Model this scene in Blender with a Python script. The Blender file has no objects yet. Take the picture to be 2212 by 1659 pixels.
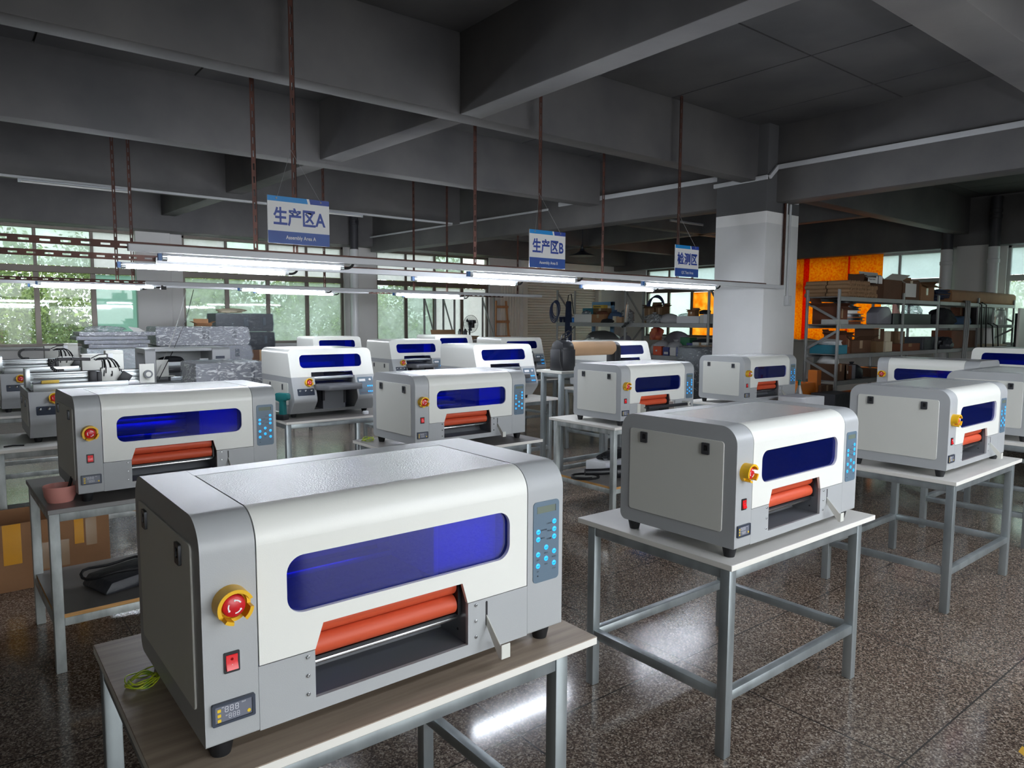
import bpy, bmesh, math, random
from mathutils import Vector, Matrix
from mathutils.geometry import tessellate_polygon

scene = bpy.context.scene
COL = scene.collection
PI = math.pi
random.seed(7)

# ------------------------------------------------------------------ camera
EYE = Vector((0.0, 0.0, 1.604))
FPX, PITCH, ROLL, YAW = 1531.37, math.radians(5.1003), math.radians(0.2969), math.radians(38.5)
_c, _s = math.cos(YAW), math.sin(YAW)
cam_d = bpy.data.cameras.new('camera')
cam = bpy.data.objects.new('camera', cam_d)
COL.objects.link(cam)
_fw = Vector((_s, _c, 0)) * math.cos(PITCH) - Vector((0, 0, math.sin(PITCH)))
_rt = Vector((_c, -_s, 0))
_up = _rt.cross(_fw)
_rt2 = _rt * math.cos(ROLL) - _up * math.sin(ROLL) * -1.0
_up2 = _up * math.cos(ROLL) - _rt * math.sin(ROLL)
cam.matrix_world = Matrix(((_rt2.x, _up2.x, -_fw.x, EYE.x), (_rt2.y, _up2.y, -_fw.y, EYE.y),
                           (_rt2.z, _up2.z, -_fw.z, EYE.z), (0, 0, 0, 1)))
cam_d.sensor_fit = 'HORIZONTAL'
cam_d.sensor_width = 36.0
cam_d.lens = FPX / 2212.0 * 36.0
cam_d.clip_start, cam_d.clip_end = 0.05, 200
scene.camera = cam

# ------------------------------------------------------------------ exposure, sky, sun
vs = scene.view_settings
vs.view_transform = 'Standard'
vs.look = 'None'
vs.gamma = 1.0
vs.exposure = 0.22
vs.use_curve_mapping = False

SKY_FRONT, SKY_BACK, GROUND_SKY = 2.3, 8.0, 0.30
world = bpy.data.worlds.new('overcast_sky')
scene.world = world
world.use_nodes = True
nt = world.node_tree
nt.nodes.clear()
def _n(t, tree=None):
    return (tree or nt).nodes.new(t)
out = _n('ShaderNodeOutputWorld'); bg = _n('ShaderNodeBackground'); tc = _n('ShaderNodeTexCoord')
sep = _n('ShaderNodeSeparateXYZ')
nt.links.new(tc.outputs['Generated'], sep.inputs[0])
mr = _n('ShaderNodeMapRange'); mr.inputs['From Min'].default_value = -0.25; mr.inputs['From Max'].default_value = -0.8
mr.inputs['To Min'].default_value = SKY_FRONT; mr.inputs['To Max'].default_value = SKY_BACK
nt.links.new(sep.outputs['Y'], mr.inputs['Value'])
mz = _n('ShaderNodeMapRange'); mz.inputs['From Min'].default_value = -0.06; mz.inputs['From Max'].default_value = 0.06
mz.inputs['To Min'].default_value = GROUND_SKY; mz.inputs['To Max'].default_value = 1.0
nt.links.new(sep.outputs['Z'], mz.inputs['Value'])
mu = _n('ShaderNodeMath'); mu.operation = 'MULTIPLY'
nt.links.new(mr.outputs[0], mu.inputs[0]); nt.links.new(mz.outputs[0], mu.inputs[1])
bg.inputs['Color'].default_value = (0.93, 0.97, 1.0, 1)
nt.links.new(mu.outputs[0], bg.inputs['Strength'])
nt.links.new(bg.outputs[0], out.inputs[0])

sun_d = bpy.data.lights.new('sun', 'SUN'); sun_d.energy = 1.6; sun_d.angle = math.radians(4); sun_d.color = (1, 0.95, 0.86)
sun = bpy.data.objects.new('sun', sun_d); COL.objects.link(sun)
sun.rotation_euler = Vector((0.25, 0.42, -0.87)).to_track_quat('-Z', 'Y').to_euler()
TUBE_POWER = 85.0

# ------------------------------------------------------------------ helpers: points in the room
def _ray(px, py):
    u, v = (px - 1106) / FPX, (py - 829.5) / FPX
    cr, sr = math.cos(-ROLL), math.sin(-ROLL)
    u, v = cr * u - sr * v, sr * u + cr * v
    return _rt * u - _up * v + _fw
def on_y(px, py, Y):
    d = _ray(px, py); return EYE + d * ((Y - EYE.y) / d.y)
def on_x(px, py, X):
    d = _ray(px, py); return EYE + d * ((X - EYE.x) / d.x)
def on_z(px, py, Z):
    d = _ray(px, py); return EYE + d * ((Z - EYE.z) / d.z)

# ------------------------------------------------------------------ helpers: materials
def lin(c):
    return tuple(((x / 255) / 12.92 if x / 255 <= .04045 else ((x / 255 + .055) / 1.055) ** 2.4) for x in c)
MATS = {}
def mat(name, rgb, rough=.5, metal=0.0, spec=.5, var=0.0, vscale=6.0, bump=0.0, bscale=80.0, rgb2=None, coat=0.0, emit=None, estr=0.0,
        transmission=0.0, alpha=1.0, stretch=None, detail=4.0):
    m = bpy.data.materials.new(name); m.use_nodes = True
    t = m.node_tree; b = t.nodes['Principled BSDF']
    col = lin(rgb)
    b.inputs['Base Color'].default_value = (*col, 1)
    b.inputs['Roughness'].default_value = rough
    b.inputs['Metallic'].default_value = metal
    b.inputs['Specular IOR Level'].default_value = spec
    b.inputs['Coat Weight'].default_value = coat
    b.inputs['Transmission Weight'].default_value = transmission
    b.inputs['Alpha'].default_value = alpha
    if emit:
        b.inputs['Emission Color'].default_value = (*lin(emit), 1); b.inputs['Emission Strength'].default_value = estr
    if var or rgb2 or bump:
        tcn = t.nodes.new('ShaderNodeTexCoord'); mp = t.nodes.new('ShaderNodeMapping')
        t.links.new(tcn.outputs['Object'], mp.inputs[0])
        if stretch: mp.inputs['Scale'].default_value = stretch
    if var or rgb2:
        nz = t.nodes.new('ShaderNodeTexNoise'); nz.inputs['Scale'].default_value = vscale; nz.inputs['Detail'].default_value = detail
        t.links.new(mp.outputs[0], nz.inputs['Vector'])
        rp = t.nodes.new('ShaderNodeValToRGB')
        rp.color_ramp.elements[0].position = .32; rp.color_ramp.elements[1].position = .68
        if rgb2:
            rp.color_ramp.elements[0].color = (*lin(rgb2), 1); rp.color_ramp.elements[1].color = (*col, 1)
        else:
            rp.color_ramp.elements[0].color = (*[x * (1 - var) for x in col], 1); rp.color_ramp.elements[1].color = (*[min(1, x * (1 + var)) for x in col], 1)
        t.links.new(nz.outputs['Fac'], rp.inputs[0]); t.links.new(rp.outputs[0], b.inputs['Base Color'])
    if bump:
        nb = t.nodes.new('ShaderNodeTexNoise'); nb.inputs['Scale'].default_value = bscale; nb.inputs['Detail'].default_value = 3
        t.links.new(mp.outputs[0], nb.inputs['Vector'])
        bp = t.nodes.new('ShaderNodeBump'); bp.inputs['Strength'].default_value = bump; bp.inputs['Distance'].default_value = .01
        t.links.new(nb.outputs['Fac'], bp.inputs['Height']); t.links.new(bp.outputs[0], b.inputs['Normal'])
    MATS[name] = m
    return m
def ramp_mat(name, stops, rough=.7, var=.08, vscale=3.0, bump=.1, bscale=30):
    """paint that changes at fixed heights of the room (world Z)"""
    m = mat(name, (128, 128, 128), rough, bump=bump, bscale=bscale)
    t = m.node_tree; b = t.nodes['Principled BSDF']
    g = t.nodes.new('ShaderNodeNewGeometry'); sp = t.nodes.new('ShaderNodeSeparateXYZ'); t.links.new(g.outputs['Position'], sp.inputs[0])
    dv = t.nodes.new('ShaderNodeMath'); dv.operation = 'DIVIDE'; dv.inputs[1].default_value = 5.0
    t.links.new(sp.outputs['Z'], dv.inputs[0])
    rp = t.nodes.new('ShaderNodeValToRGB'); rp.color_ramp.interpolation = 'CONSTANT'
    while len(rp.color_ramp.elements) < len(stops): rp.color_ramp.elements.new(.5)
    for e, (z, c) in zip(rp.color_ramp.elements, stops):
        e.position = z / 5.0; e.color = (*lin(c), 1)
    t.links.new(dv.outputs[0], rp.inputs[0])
    nz = t.nodes.new('ShaderNodeTexNoise'); nz.inputs['Scale'].default_value = vscale; nz.inputs['Detail'].default_value = 6
    t.links.new(g.outputs['Position'], nz.inputs['Vector'])
    m2 = t.nodes.new('ShaderNodeMapRange'); m2.inputs['From Min'].default_value = .3; m2.inputs['From Max'].default_value = .7
    m2.inputs['To Min'].default_value = 1 - var; m2.inputs['To Max'].default_value = 1 + var
    t.links.new(nz.outputs['Fac'], m2.inputs['Value'])
    mx = t.nodes.new('ShaderNodeMix'); mx.data_type = 'RGBA'; mx.blend_type = 'MULTIPLY'; mx.inputs['Factor'].default_value = 1
    t.links.new(rp.outputs[0], mx.inputs[6]); t.links.new(m2.outputs[0], mx.inputs[7]); t.links.new(mx.outputs[2], b.inputs['Base Color'])
    return m
def glass_mat(name, tint, haze, hazecol, gloss=.08, dirt=0.0):
    """window pane: part clear, part frosted or dusty"""
    m = bpy.data.materials.new(name); m.use_nodes = True; t = m.node_tree; t.nodes.clear()
    o = t.nodes.new('ShaderNodeOutputMaterial'); tr = t.nodes.new('ShaderNodeBsdfTransparent'); tl = t.nodes.new('ShaderNodeBsdfTranslucent')
    df = t.nodes.new('ShaderNodeBsdfDiffuse'); gl = t.nodes.new('ShaderNodeBsdfGlossy')
    tr.inputs[0].default_value = (*lin(tint), 1); tl.inputs[0].default_value = (*lin(hazecol), 1); df.inputs[0].default_value = (*lin(hazecol), 1)
    gl.inputs['Roughness'].default_value = .03
    a = t.nodes.new('ShaderNodeMixShader'); b = t.nodes.new('ShaderNodeMixShader'); d = t.nodes.new('ShaderNodeMixShader')
    a.inputs[0].default_value = .3; t.links.new(tl.outputs[0], a.inputs[1]); t.links.new(df.outputs[0], a.inputs[2])
    if dirt:
        tcn = t.nodes.new('ShaderNodeTexCoord'); nz = t.nodes.new('ShaderNodeTexNoise'); nz.inputs['Scale'].default_value = 2.3; nz.inputs['Detail'].default_value = 8
        nz.inputs['Roughness'].default_value = .7
        t.links.new(tcn.outputs['Object'], nz.inputs['Vector'])
        mr_ = t.nodes.new('ShaderNodeMapRange'); mr_.inputs['From Min'].default_value = .35; mr_.inputs['From Max'].default_value = .65
        mr_.inputs['To Min'].default_value = max(0, haze - dirt); mr_.inputs['To Max'].default_value = min(1, haze + dirt)
        t.links.new(nz.outputs['Fac'], mr_.inputs['Value']); t.links.new(mr_.outputs[0], b.inputs[0])
    else: b.inputs[0].default_value = haze
    t.links.new(tr.outputs[0], b.inputs[1]); t.links.new(a.outputs[0], b.inputs[2])
    d.inputs[0].default_value = gloss; t.links.new(b.outputs[0], d.inputs[1]); t.links.new(gl.outputs[0], d.inputs[2])
    t.links.new(d.outputs[0], o.inputs[0])
    MATS[name] = m
    return m
def cloth_glow(name, rgb, rgb2, scale=120, thin=.75):
    """thin cloth or film that lets daylight through"""
    m = bpy.data.materials.new(name); m.use_nodes = True; t = m.node_tree; t.nodes.clear()
    o = t.nodes.new('ShaderNodeOutputMaterial'); tl = t.nodes.new('ShaderNodeBsdfTranslucent'); df = t.nodes.new('ShaderNodeBsdfDiffuse')
    tcn = t.nodes.new('ShaderNodeTexCoord'); nz = t.nodes.new('ShaderNodeTexNoise'); nz.inputs['Scale'].default_value = scale; nz.inputs['Detail'].default_value = 6
    t.links.new(tcn.outputs['Object'], nz.inputs['Vector'])
    rp = t.nodes.new('ShaderNodeValToRGB'); rp.color_ramp.elements[0].position = .35; rp.color_ramp.elements[1].position = .65
    rp.color_ramp.elements[0].color = (*lin(rgb2), 1); rp.color_ramp.elements[1].color = (*lin(rgb), 1)
    t.links.new(nz.outputs['Fac'], rp.inputs[0]); t.links.new(rp.outputs[0], tl.inputs[0]); t.links.new(rp.outputs[0], df.inputs[0])
    mx = t.nodes.new('ShaderNodeMixShader'); mx.inputs[0].default_value = thin
    t.links.new(df.outputs[0], mx.inputs[1]); t.links.new(tl.outputs[0], mx.inputs[2]); t.links.new(mx.outputs[0], o.inputs[0])
    MATS[name] = m
    return m
def film_mat(name, tint=(235, 240, 242), veil=.25, rough=.12):
    """crinkled clear wrapping film: mostly clear, with bright creases"""
    m = bpy.data.materials.new(name); m.use_nodes = True; t = m.node_tree; t.nodes.clear()
    o = t.nodes.new('ShaderNodeOutputMaterial'); tr = t.nodes.new('ShaderNodeBsdfTransparent'); gl = t.nodes.new('ShaderNodeBsdfGlossy'); df = t.nodes.new('ShaderNodeBsdfDiffuse')
    tr.inputs[0].default_value = (*lin(tint), 1); gl.inputs['Roughness'].default_value = rough; df.inputs[0].default_value = (*lin((225, 228, 230)), 1)
    tcn = t.nodes.new('ShaderNodeTexCoord'); mp = t.nodes.new('ShaderNodeMapping'); mp.inputs['Rotation'].default_value = (.4, .7, .3); mp.inputs['Scale'].default_value = (1, 1, 2.5)
    nz = t.nodes.new('ShaderNodeTexNoise'); nz.inputs['Scale'].default_value = 9; nz.inputs['Detail'].default_value = 5; nz.inputs['Distortion'].default_value = 2.5
    t.links.new(tcn.outputs['Object'], mp.inputs[0]); t.links.new(mp.outputs[0], nz.inputs['Vector'])
    bp = t.nodes.new('ShaderNodeBump'); bp.inputs['Strength'].default_value = .9; bp.inputs['Distance'].default_value = .05
    t.links.new(nz.outputs['Fac'], bp.inputs['Height']); t.links.new(bp.outputs[0], gl.inputs['Normal'])
    a = t.nodes.new('ShaderNodeMixShader'); a.inputs[0].default_value = .35; t.links.new(df.outputs[0], a.inputs[1]); t.links.new(gl.outputs[0], a.inputs[2])
    b = t.nodes.new('ShaderNodeMixShader')
    mr_ = t.nodes.new('ShaderNodeMapRange'); mr_.inputs['From Min'].default_value = .5; mr_.inputs['From Max'].default_value = .68
    mr_.inputs['To Min'].default_value = veil * .5; mr_.inputs['To Max'].default_value = min(1, veil * 2.6)
    t.links.new(nz.outputs['Fac'], mr_.inputs['Value']); t.links.new(mr_.outputs[0], b.inputs[0])
    t.links.new(tr.outputs[0], b.inputs[1]); t.links.new(a.outputs[0], b.inputs[2]); t.links.new(b.outputs[0], o.inputs[0])
    MATS[name] = m
    return m

# ------------------------------------------------------------------ helpers: meshes
def fillet(pts, n=6):
    """pts: (a, b, r) corners; returns the rounded outline"""
    res = []
    k = len(pts)
    for i in range(k):
        p = Vector(pts[i][:2]); r = pts[i][2] if len(pts[i]) > 2 else 0
        if r <= 0: res.append((p.x, p.y)); continue
        a = Vector(pts[i - 1][:2]) - p; b = Vector(pts[(i + 1) % k][:2]) - p
        a.normalize(); b.normalize()
        ang = math.acos(max(-1, min(1, a.dot(b)))); d = r / math.tan(ang / 2)
        bis = (a + b).normalized(); c = p + bis * (r / math.sin(ang / 2))
        s = p + a * d - c; e = p + b * d - c
        a0 = math.atan2(s.y, s.x); a1 = math.atan2(e.y, e.x)
        da = (a1 - a0 + PI) % (2 * PI) - PI
        for j in range(n + 1):
            t = a0 + da * j / n
            res.append((c.x + r * math.cos(t), c.y + r * math.sin(t)))
    return res
def rrect(x0, x1, z0, z1, r, n=5):
    return fillet([(x0, z0, r), (x1, z0, r), (x1, z1, r), (x0, z1, r)], n)
def circ(x, z, r, n=16, a0=0):
    return [(x + r * math.cos(a0 + 2 * PI * i / n), z + r * math.sin(a0 + 2 * PI * i / n)) for i in range(n)]

class MB:
    def __init__(s): s.v = []; s.f = []; s.m = []
    def add(s, vs_, fs, m=0):
        o = len(s.v); s.v += [tuple(p) for p in vs_]
        for f in fs: s.f.append(tuple(i + o for i in f)); s.m.append(m)
        return s
    def box(s, x0, x1, y0, y1, z0, z1, m=0):
        v = [(x0, y0, z0), (x1, y0, z0), (x1, y1, z0), (x0, y1, z0), (x0, y0, z1), (x1, y0, z1), (x1, y1, z1), (x0, y1, z1)]
        return s.add(v, [(3, 2, 1, 0), (4, 5, 6, 7), (0, 1, 5, 4), (1, 2, 6, 5), (2, 3, 7, 6), (3, 0, 4, 7)], m)
    def hexa(s, v, m=0):
        return s.add(v, [(3, 2, 1, 0), (4, 5, 6, 7), (0, 1, 5, 4), (1, 2, 6, 5), (2, 3, 7, 6), (3, 0, 4, 7)], m)
    def bar(s, p0, p1, w, h, m=0, up=(0, 0, 1)):
        p0 = Vector(p0); p1 = Vector(p1); d = (p1 - p0).normalized(); u = Vector(up)
        if abs(d.dot(u)) > .98: u = Vector((1, 0, 0))
        sx = d.cross(u).normalized(); u = sx.cross(d)
        v = []
        for p in (p0, p1):
            v += [p - sx * w / 2 - u * h / 2, p + sx * w / 2 - u * h / 2, p + sx * w / 2 + u * h / 2, p - sx * w / 2 + u * h / 2]
        return s.add(v, [(3, 2, 1, 0), (4, 5, 6, 7), (0, 1, 5, 4), (1, 2, 6, 5), (2, 3, 7, 6), (3, 0, 4, 7)], m)
    def tube(s, pts, r, n=8, m=0, caps=True, r1=None):
        pts = [Vector(p) for p in pts]; k = len(pts); rings = []
        d = (pts[1] - pts[0]).normalized()
        u = Vector((0, 0, 1)) if abs(d.z) < .9 else Vector((1, 0, 0))
        for i, p in enumerate(pts):
            t = (pts[min(i + 1, k - 1)] - pts[max(i - 1, 0)]).normalized()
            sx = t.cross(u).normalized(); u = sx.cross(t).normalized()
            rr = r if r1 is None else r + (r1 - r) * i / (k - 1)
            rings.append([p + (sx * math.cos(2 * PI * j / n) + u * math.sin(2 * PI * j / n)) * rr for j in range(n)])
        v = [q for ring in rings for q in ring]; fs = []
        for i in range(k - 1):
            for j in range(n):
                a = i * n + j; b = i * n + (j + 1) % n
                fs.append((a, a + n, b + n, b))
        if caps:
            fs.append(tuple(range(n))); fs.append(tuple(reversed(range((k - 1) * n, k * n))))
        return s.add(v, fs, m)
    def cyl(s, p0, p1, r, n=16, m=0, r1=None):
        return s.tube([p0, p1], r, n, m, True, r1)
    def prism(s, poly, axis, a0, a1, m=0, f=None):
        """outline extruded along an axis ('x': poly is (y,z); 'y': (x,z); 'z': (x,y)); f(point) may move points"""
        k = len(poly)
        def P(p, a): return {'x': (a, p[0], p[1]), 'y': (p[0], a, p[1]), 'z': (p[0], p[1], a)}[axis]
        v = [P(p, a0) for p in poly] + [P(p, a1) for p in poly]
        if f: v = [f(q) for q in v]
        fs = [(i, (i + 1) % k, k + (i + 1) % k, k + i) for i in range(k)]
        fs += [tuple(reversed(range(k))), tuple(range(k, 2 * k))]
        return s.add(v, fs, m)
    def plate(s, outer, holes, axis, a0, a1, m=0, f=None):
        """outline with holes, given thickness along an axis"""
        loops = [outer] + list(holes)
        def P(p, a): return {'x': (a, p[0], p[1]), 'y': (p[0], a, p[1]), 'z': (p[0], p[1], a)}[axis]
        flat = [p for l in loops for p in l]
        tris = tessellate_polygon([[Vector((p[0], p[1], 0)) for p in l] for l in loops])
        k = len(flat)
        v = [P(p, a0) for p in flat] + [P(p, a1) for p in flat]
        if f: v = [f(q) for q in v]
        fs = [tuple(t) for t in tris] + [tuple(i + k for i in reversed(t)) for t in tris]
        o = 0
        for l in loops:
            n = len(l)
            for i in range(n):
                a = o + i; b = o + (i + 1) % n
                fs.append((a, b, b + k, a + k))
            o += n
        return s.add(v, fs, m)
    def lathe(s, prof, c=(0, 0, 0), n=20, m=0, axis='z'):
        v = []; fs = []; k = len(prof)
        for (r, h) in prof:
            for j in range(n):
                a = 2 * PI * j / n; x, y = r * math.cos(a), r * math.sin(a)
                p = {'z': (x, y, h), 'y': (x, h, y), 'x': (h, x, y)}[axis]
                v.append((p[0] + c[0], p[1] + c[1], p[2] + c[2]))
        for i in range(k - 1):
            for j in range(n):
                a = i * n + j; b = i * n + (j + 1) % n
                fs.append((a, b, b + n, a + n))
        if prof[0][0] > 1e-6: fs.append(tuple(reversed(range(n))))
        if prof[-1][0] > 1e-6: fs.append(tuple(range((k - 1) * n, k * n)))
        return s.add(v, fs, m)
    def blob(s, c, r, seed=0, m=0, amp=.22, nu=18, nv=12, flat=True):
        """soft crumpled bag or heap"""
        rnd = random.Random(seed); ph = [(rnd.uniform(0, 6.3), rnd.randint(2, 7), rnd.randint(1, 5), rnd.uniform(.4, 1)) for _ in range(6)]
        v = []; fs = []
        for i in range(nv + 1):
            th = PI * i / nv
            for j in range(nu):
                a = 2 * PI * j / nu
                k = 1 + amp * sum(w * math.sin(p + a * q + th * t) for p, q, t, w in ph) / 3 * math.sin(th)
                sq = abs(math.sin(th)) ** .6 if th > PI / 2 else math.sin(th)
                x, y, z = sq * math.cos(a) * k, sq * math.sin(a) * k, math.cos(th) * (1 + .5 * (k - 1))
                if flat: z = max(z, -.55)
                kk = 1 + amp * .35 * (rnd.random() - .5) * math.sin(th)
                v.append((c[0] + r[0] * x * kk, c[1] + r[1] * y * kk, c[2] + r[2] * z * (kk if z > -.5 else 1)))
        for i in range(nv):
            for j in range(nu):
                a = i * nu + j; b = i * nu + (j + 1) % nu
                fs.append((a, a + nu, b + nu, b))
        return s.add(v, fs, m)
    def slots(s, p0, p1, side, w, pitch=.1, slot=(.052, .014), t=.003, m=0):
        """strip of slotted steel from p0 to p1, w wide along `side`"""
        p0 = Vector(p0); p1 = Vector(p1); L = (p1 - p0).length; d = (p1 - p0) / L; sd = Vector(side).normalized(); nrm = d.cross(sd) * t
        n = max(1, int(L / pitch)); q = L / n
        for i in range(n):
            c = p0 + d * (i + .5) * q
            o = [c + d * a * q / 2 + sd * b * w / 2 for a, b in ((-1, -1), (1, -1), (1, 1), (-1, 1))]
            h = [c + d * a * min(slot[0], q * .7) / 2 + sd * b * slot[1] / 2 for a, b in ((-1, -1), (1, -1), (1, 1), (-1, 1))]
            v = o + h + [x + nrm for x in o + h]; fs = []
            for k in range(4):
                l = (k + 1) % 4
                fs += [(k, l, 4 + l, 4 + k), (8 + k, 12 + k, 12 + l, 8 + l), (4 + k, 4 + l, 12 + l, 12 + k), (k, 8 + k, 8 + l, l)]
            s.add(v, fs, m)
        return s
    def xf(s, M):
        s.v = [tuple(M @ Vector(p)) for p in s.v]; return s
    def merge(s, o, dm=0, M=None):
        return s.add([tuple(M @ Vector(p)) for p in o.v] if M else o.v, o.f, 0) if False else s._merge(o, dm, M)
    def _merge(s, o, dm, M):
        off = len(s.v); s.v += [tuple(M @ Vector(p)) if M else p for p in o.v]
        s.f += [tuple(i + off for i in f) for f in o.f]; s.m += [k + dm for k in o.m]
        return s
    def build(s, name, mats, parent=None, loc=None, rot=None, bevel=0, seg=2, ang=35, normals=True):
        me = bpy.data.meshes.new(name)
        me.from_pydata(s.v, [], s.f)
        if not isinstance(mats, (list, tuple)): mats = [mats]
        for x in mats: me.materials.append(MATS[x] if isinstance(x, str) else x)
        me.polygons.foreach_set('material_index', s.m)
        bm = bmesh.new(); bm.from_mesh(me)
        if normals: bmesh.ops.recalc_face_normals(bm, faces=bm.faces)
        if bevel:
            es = [e for e in bm.edges if len(e.link_faces) == 2 and e.calc_face_angle(0) > .6]
            bmesh.ops.bevel(bm, geom=es, offset=bevel, segments=seg, profile=.5, affect='EDGES', clamp_overlap=True)
        bm.to_mesh(me); bm.free()
        me.polygons.foreach_set('use_smooth', [True] * len(me.polygons))
        me.set_sharp_from_angle(angle=math.radians(ang))
        o = bpy.data.objects.new(name, me); COL.objects.link(o)
        if parent: o.parent = parent
        if loc is not None: o.location = loc
        if rot is not None: o.rotation_euler = rot
        return o

_fc = {}
def text_mb(txt, h, m=0, wide=1.0, bold=0.0, depth=.0006, center=True):
    """lettering as a mesh: text in the x-z plane facing -y, h = cap height"""
    key = (txt, bold)
    if key not in _fc:
        cu = bpy.data.curves.new('lettering', 'FONT'); cu.body = txt; cu.size = 1; cu.offset = bold; cu.resolution_u = 3; cu.fill_mode = 'FRONT'
        ob = bpy.data.objects.new('lettering', cu); COL.objects.link(ob)
        dg = bpy.context.evaluated_depsgraph_get(); dg.update()
        me = ob.evaluated_get(dg).to_mesh()
        _fc[key] = ([tuple(v.co) for v in me.vertices], [tuple(p.vertices) for p in me.polygons])
        ob.evaluated_get(dg).to_mesh_clear()
        bpy.data.objects.remove(ob); bpy.data.curves.remove(cu)
    v, f = _fc[key]
    mb = MB()
    if not v: return mb
    x0 = min(p[0] for p in v); x1 = max(p[0] for p in v); y0 = min(p[1] for p in v); y1 = max(p[1] for p in v)
    k = h / max(1e-6, (y1 - y0)); cx = (x0 + x1) / 2 if center else x0; cy = (y0 + y1) / 2
    mb.add([((p[0] - cx) * k * wide, -depth, (p[1] - cy) * k) for p in v], f, m)
    return mb
def put(dst, src, x, y, z, M=None):
    T = Matrix.Translation((x, y, z)) @ (M or Matrix.Identity(4))
    return dst._merge(src, 0, T)

# ------------------------------------------------------------------ helpers: things
def tag(o, label=None, cat=None, group=None, kind=None):
    if label: o['label'] = label
    if cat: o['category'] = cat
    if group: o['group'] = group
    if kind: o['kind'] = kind
    return o
def thing(name, label, cat, loc=(0, 0, 0), rz=0.0, group=None):
    o = bpy.data.objects.new(name, None); o.empty_display_size = .05; COL.objects.link(o)
    o.location = loc; o.rotation_euler = (0, 0, rz)
    return tag(o, label, cat, group)
def struct(o):
    o['kind'] = 'structure'; return o
def dup(root, loc, rz, label, group=None):
    """copy of a thing with its parts and their sub-parts"""
    def cp(o, par):
        c = o.copy(); COL.objects.link(c); c.parent = par
        for ch in KIDS[o.name]: cp(ch, c)
        return c
    r = root.copy(); COL.objects.link(r); r.location = loc; r.rotation_euler = (0, 0, rz); r['label'] = label
    if group: r['group'] = group
    for ch in KIDS[root.name]: cp(ch, r)
    return r
KIDS = {}
def kids(root):
    """remember the children of a finished prototype so that it can be copied"""
    objs = [o for o in bpy.data.objects]
    def rec(o):
        KIDS[o.name] = [c for c in objs if c.parent == o]
        for c in KIDS[o.name]: rec(c)
    rec(root); return root

# ------------------------------------------------------------------ materials
mat('printer_grey', (172, 175, 176), .38, var=.02, vscale=3, bump=.05, bscale=420)
mat('printer_white', (232, 233, 226), .30, bump=.05, bscale=420)
mat('printer_lid', (206, 208, 206), .15, bump=.3, bscale=300, spec=.9)
mat('panel_white', (214, 215, 207), .42, bump=.04, bscale=300)
mat('inner_grey', (116, 118, 122), .35, metal=.3)
mat('rubber', (22, 23, 26), .55)
mat('black_plastic', (26, 27, 31), .42)
mat('dark_plastic', (58, 64, 74), .4)
mat('steel', (190, 192, 194), .25, metal=1.0)
mat('dark_steel', (92, 94, 98), .35, metal=.8)
mat('aluminium', (200, 206, 208), .32, metal=.75)
mat('silicone_red', (205, 84, 52), .5, spec=.4)
mat('stop_yellow', (238, 184, 26), .38)
mat('stop_red', (205, 32, 40), .35)
mat('mark_white', (238, 238, 238), .5)
mat('switch_red', (210, 26, 34), .25, emit=(200, 20, 20), estr=.15)
mat('keypad_blue', (96, 116, 132), .4)
mat('keypad_text', (38, 44, 54), .6)
mat('lcd', (112, 122, 110), .2)
mat('key_glow', (40, 150, 235), .4, emit=(30, 165, 255), estr=1.1)
mat('meter_frame', (52, 60, 74), .35)
mat('meter_face', (112, 116, 128), .25)
mat('meter_digit', (205, 208, 214), .5)
mat('meter_yellow', (232, 196, 50), .4)
mat('zinc', (158, 166, 168), .38, metal=.65, var=.22, vscale=9, stretch=(1, 1, .35))
mat('zinc_worn', (176, 182, 180), .5, metal=.3, var=.3, vscale=14, stretch=(1, 1, .4))
mat('top_wood', (176, 160, 142), .45, rgb2=(150, 134, 118), vscale=5, stretch=(.5, 9, 6), bump=.06, bscale=25)
mat('top_white', (214, 212, 206), .4, var=.03, vscale=4)
mat('top_grey', (120, 116, 112), .32, var=.06, vscale=4)
mat('edge_white', (230, 228, 220), .45)
mat('edge_grey', (150, 150, 148), .5)
mat('plywood', (196, 148, 88), .6, var=.12, vscale=18, stretch=(1, 1, 8))
mat('rust_steel', (104, 66, 54), .6, metal=.3, rgb2=(74, 50, 44), vscale=7, stretch=(1, 1, .4))
mat('rail_white', (206, 208, 210), .45)
mat('lamp_body', (206, 210, 216), .4)
mat('tube_lit', (255, 255, 255), .4, emit=(238, 244, 255), estr=TUBE_POWER)
mat('tube_off', (232, 232, 228), .25)
mat('cable_black', (18, 18, 20), .5)
mat('cable_white', (200, 200, 196), .5)
mat('lug_blue', (60, 110, 170), .4)
mat('sign_white', (222, 222, 220), .45)
mat('sign_blue', (40, 66, 148), .45)
mat('sign_cyan', (20, 132, 200), .45)
mat('sign_band', (44, 96, 164), .45, rgb2=(50, 74, 150), vscale=3)
mat('carton', (154, 112, 76), .75, var=.08, vscale=5, bump=.05, bscale=60)
mat('carton_shaded', (96, 66, 46), .75, var=.1, vscale=5)  # carton brown deepened: shade of backlit cartons put into the colour
mat('carton_red', (112, 66, 44), .75, var=.1, vscale=5)
mat('carton_inner', (188, 148, 106), .8, var=.06, vscale=6)
mat('tape_clear', (170, 140, 108), .12, spec=.9)
mat('tape_yellow', (226, 160, 30), .25)
mat('kraft', (176, 142, 108), .7, var=.05, vscale=4)
mat('kraft_dark', (120, 92, 62), .75, var=.08, vscale=4)
mat('paper_white', (226, 226, 222), .7)
mat('foam_white', (234, 236, 238), .7)
mat('pink_plastic', (216, 148, 138), .4)
mat('green_wire', (196, 204, 40), .4, rgb2=(110, 150, 30), vscale=60)
mat('blue_bin', (30, 130, 214), .4)
mat('teal_tool', (24, 104, 104), .45)
mat('teal_box', (40, 120, 140), .5)
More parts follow.
